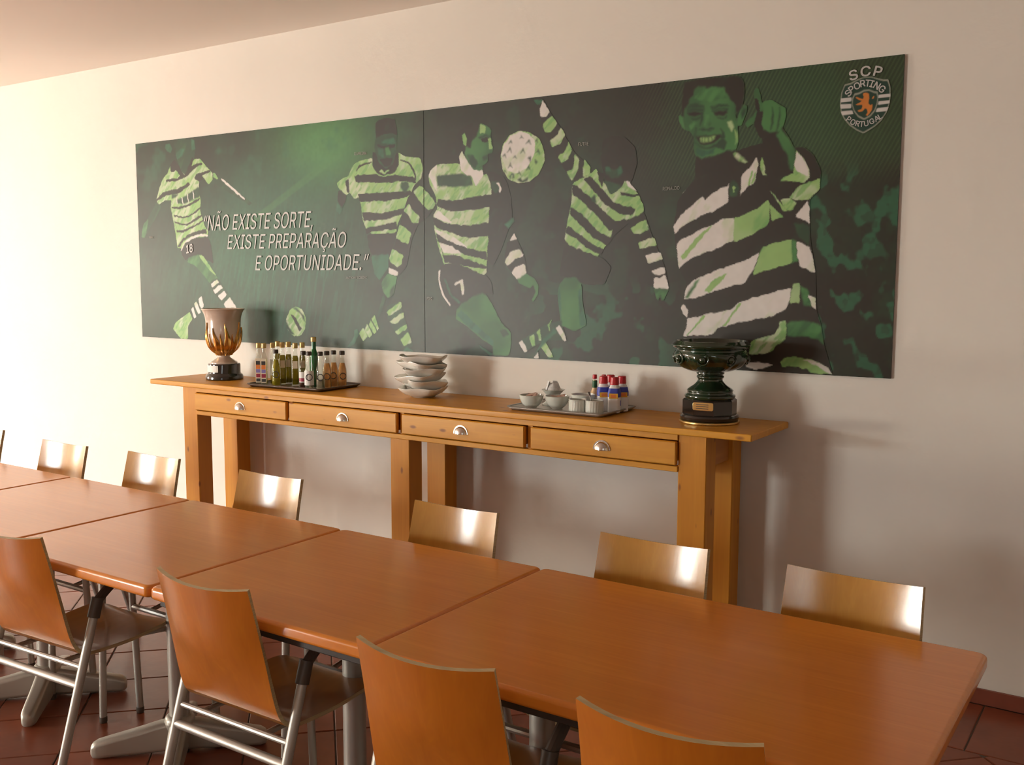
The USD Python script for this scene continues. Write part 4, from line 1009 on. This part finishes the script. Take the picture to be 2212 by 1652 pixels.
def soften(p):
    r = np.roll(p, -1, 0); q = np.empty((2 * len(p), 2)); q[0::2] = .9 * p + .1 * r; q[1::2] = .1 * p + .9 * r
    return q
# background: dark stadium, turf streaks, crowd
def background(P):
    x, z = P[:, 0], P[:, 1]; n = fbm(P, 3.2, 1, 4); c = mix(INK['K'], INK['D'], sstep(.30, .70, n) * (.85 - .5 * sstep(2.1, 2.7, x)))
    def add(amount, col): nonlocal c; a = np.clip(amount, 0, 1)[:, None]; c = c * (1 - a) + INK[col][None] * a
    def bump(cx, cz, sx, sz): return np.exp(-((x - cx) / sx) ** 2 - ((z - cz) / sz) ** 2)
    left = sstep(2.5, 1.7, x)
    add(bump(1.63, 1.08, .34, .22) * 1.1, 'G'); add(bump(1.25, .78, .5, .25) * .55, 'T'); add(left * bump(1.0, .45, .75, .36) * .75 * (.55 + .7 * fbm(P, 30, 4, 2, .35, 2.0, 1.15)), 'T')
    streak = sstep(.50, .68, fbm(P, 26, 6, 3, .25, 2.6, 1.35)); add(left * streak * bump(1.25, .42, .6, .36) * .7, 'T')
    add(left * sstep(.52, .70, fbm(P, 9, 8, 3)) * sstep(.75, 1.1, z) * .45, 'T')
    add(left * sstep(.015, .0, np.abs((x - .85) * .44 - (z - .60) * .9) - .012) * ((x > .9) & (x < 1.75)) * .30, 'G')
    right = sstep(2.2, 2.6, x)
    add(right * sstep(.52, .66, fbm(P, 7, 12, 4)) * .45, 'D'); add(right * sstep(.60, .70, fbm(P, 6, 15, 3)) * sstep(.9, .4, z) * .55, 'D')
    crowd = sstep(4.1, 4.22, x) * sstep(.86, .72, z); add(crowd * sstep(.52, .58, fbm(P, 15, 18, 3, 1.15, .85, .3)) * .8, 'T'); add(crowd * sstep(.56, .62, fbm(P, 34, 19, 2)) * .35, 'K')
    mid = sstep(2.9, 3.1, x) * sstep(3.75, 3.6, x) * sstep(.42, .22, z); add(mid * sstep(.54, .60, fbm(P, 12, 23, 3)) * .65, 'T')
    stand = sstep(3.35, 3.9, x) * sstep(.72, .88, z)
    add(stand * sstep(.35, .65, fbm(P, 3.5, 26, 2)) * .75, 'D'); add(stand * (.5 + .5 * np.sin((x * .88 - z * .47) * 2 * math.pi / .0148)) ** 2 * .11, 'L'); add(stand * bump(4.45, .95, .35, .28) * .35, 'g')
    return c * (.92 + .16 * fbm(P, 60, 30, 2))[:, None]
items = []
for b in boards:
    x0, y0, x1, y1 = b.bounds; st = .005; nx, ny = int((x1 - x0) / st) + 1, int((y1 - y0) / st) + 1
    gx, gy = np.meshgrid(np.linspace(x0, x1, nx), np.linspace(y0, y1, ny)); P = np.column_stack([gx.ravel(), gy.ravel()])
    i = (np.arange(ny - 1)[:, None] * nx + np.arange(nx - 1)[None]).ravel(); T = np.vstack([np.column_stack([i, i + 1, i + nx + 1]), np.column_stack([i, i + nx + 1, i + nx])])
    ink_mesh(mural, 'printed_background', [(P, T, background(P))], FRONT - .0002)
LAYER = {'A': ('printed_player', 'printed player in a striped shirt, far left, running'), 'B': ('printed_player', 'printed player facing forward, left of the board joint'), 'C': ('printed_player', 'printed player in profile wearing number 7 at the board joint'),
         'Z': ('printed_ball', 'printed white football'), 'D': ('printed_player', 'printed player with one arm raised'), 'E': ('printed_player', 'large printed smiling player pointing forward'), 'S': ('printed_crest', 'club crest with an orange lion')}
for li, (key, text) in enumerate(PRINT.items()):
    shapes = []
    for line in text.strip().splitlines():
        k, *v = line.split(); p = np.array(v, float).reshape(-1, 2) / 1000
        soft = k[0] == '~' or k in 'DTGF'; k = k.strip('~')
        g = Polygon(soften(p)).buffer(0).intersection(both)
        if not g.is_empty: shapes.append((k, g, .0065 if soft and key != 'S' else .0018))
    whole = unary_union([g for _, g, _ in shapes]).buffer(.004).buffer(-.0034).intersection(both)
    pieces = sorted(getattr(whole, 'geoms', [whole]), key=lambda q: -q.area); items = []
    for q in pieces:
        if q.geom_type != 'Polygon' or q.area < 1e-5: continue
        r = flat(q, .0042 if key != 'S' else .003, 0, .003)
        if r is None: continue
        P = r[0]; c = background(P)
        for idx, (k, g, w) in enumerate(shapes):
            x0, y0, x1, y1 = g.bounds; near_ = np.nonzero((P[:, 0] > x0 - w) & (P[:, 0] < x1 + w) & (P[:, 1] > y0 - w) & (P[:, 1] < y1 + w))[0]
            if not len(near_): continue
            Q = P[near_] + (np.column_stack([fbm(P[near_], 55, 41, 2), fbm(P[near_], 55, 43, 2)]) - .5) * (.010 if key != 'S' else 0)
            d = shapely.distance(shapely.points(Q), g.boundary) * np.where(shapely.contains_xy(g, Q[:, 0], Q[:, 1]), 1, -1)
            a = sstep(-w, w, d)[:, None]; hit = a[:, 0] > 0
            if hit.any(): c[near_[hit]] = c[near_[hit]] * (1 - a[hit]) + ink(k, P[near_[hit]], li * 100 + idx) * a[hit]
        if len(items) and q.area > .002:
            ink_mesh(mural, 'printed_limb', [(*r, c)], FRONT - .0005 - .0003 * li)
        else: items.append((*r, c))
    ink_mesh(mural, LAYER[key][0], items, FRONT - .0005 - .0003 * li, LAYER[key][1])
def words(parent, name, s, x, z, w, dz, h, mt, shear=.0, bold=False, depth=.0006, y=FRONT - .0032):
    m = meshkit.text_mesh(s, h, depth, bold); b = m.bounds; m.apply_translation([-b[0][0], 0, 0])
    v = m.vertices.copy(); v[:, 0] *= (w - shear * h) / (b[1][0] - b[0][0]); v[:, 0] += shear * v[:, 1]; v[:, 1] += dz * v[:, 0] / w
    m.vertices = np.column_stack([v[:, 0] + x, y - v[:, 2], v[:, 1] + z]); m.fix_normals()
    return part(parent, name, m, mt, False)
for s, x, z, w, dz, h, kind in WORDS:
    words(mural, 'lettering', s, x / 1000, z / 1000, w / 1000, dz / 1000 * .5, h / 1000, M['ink_white'] if kind == 'S' else M['ink_grey'], .19 if kind == 'S' and s != '18' else .0, s == '18')
for ch, x, z, h, ang, big in LETTERS:
    m = meshkit.text_mesh(ch, h / 1000 * (1.0 if big else .82), .0006, True); b = m.bounds; m.apply_translation([-(b[0][0] + b[1][0]) / 2, -(b[0][1] + b[1][1]) / 2, 0])
    if big: m.apply_scale([1.15, 1, 1])
    m = rot(m, ang); m.vertices = np.column_stack([m.vertices[:, 0] + x / 1000, FRONT - .0034 - m.vertices[:, 2], m.vertices[:, 1] + z / 1000]); m.fix_normals(); part(mural, 'crest_letter', m, M['crest_ink'], False)
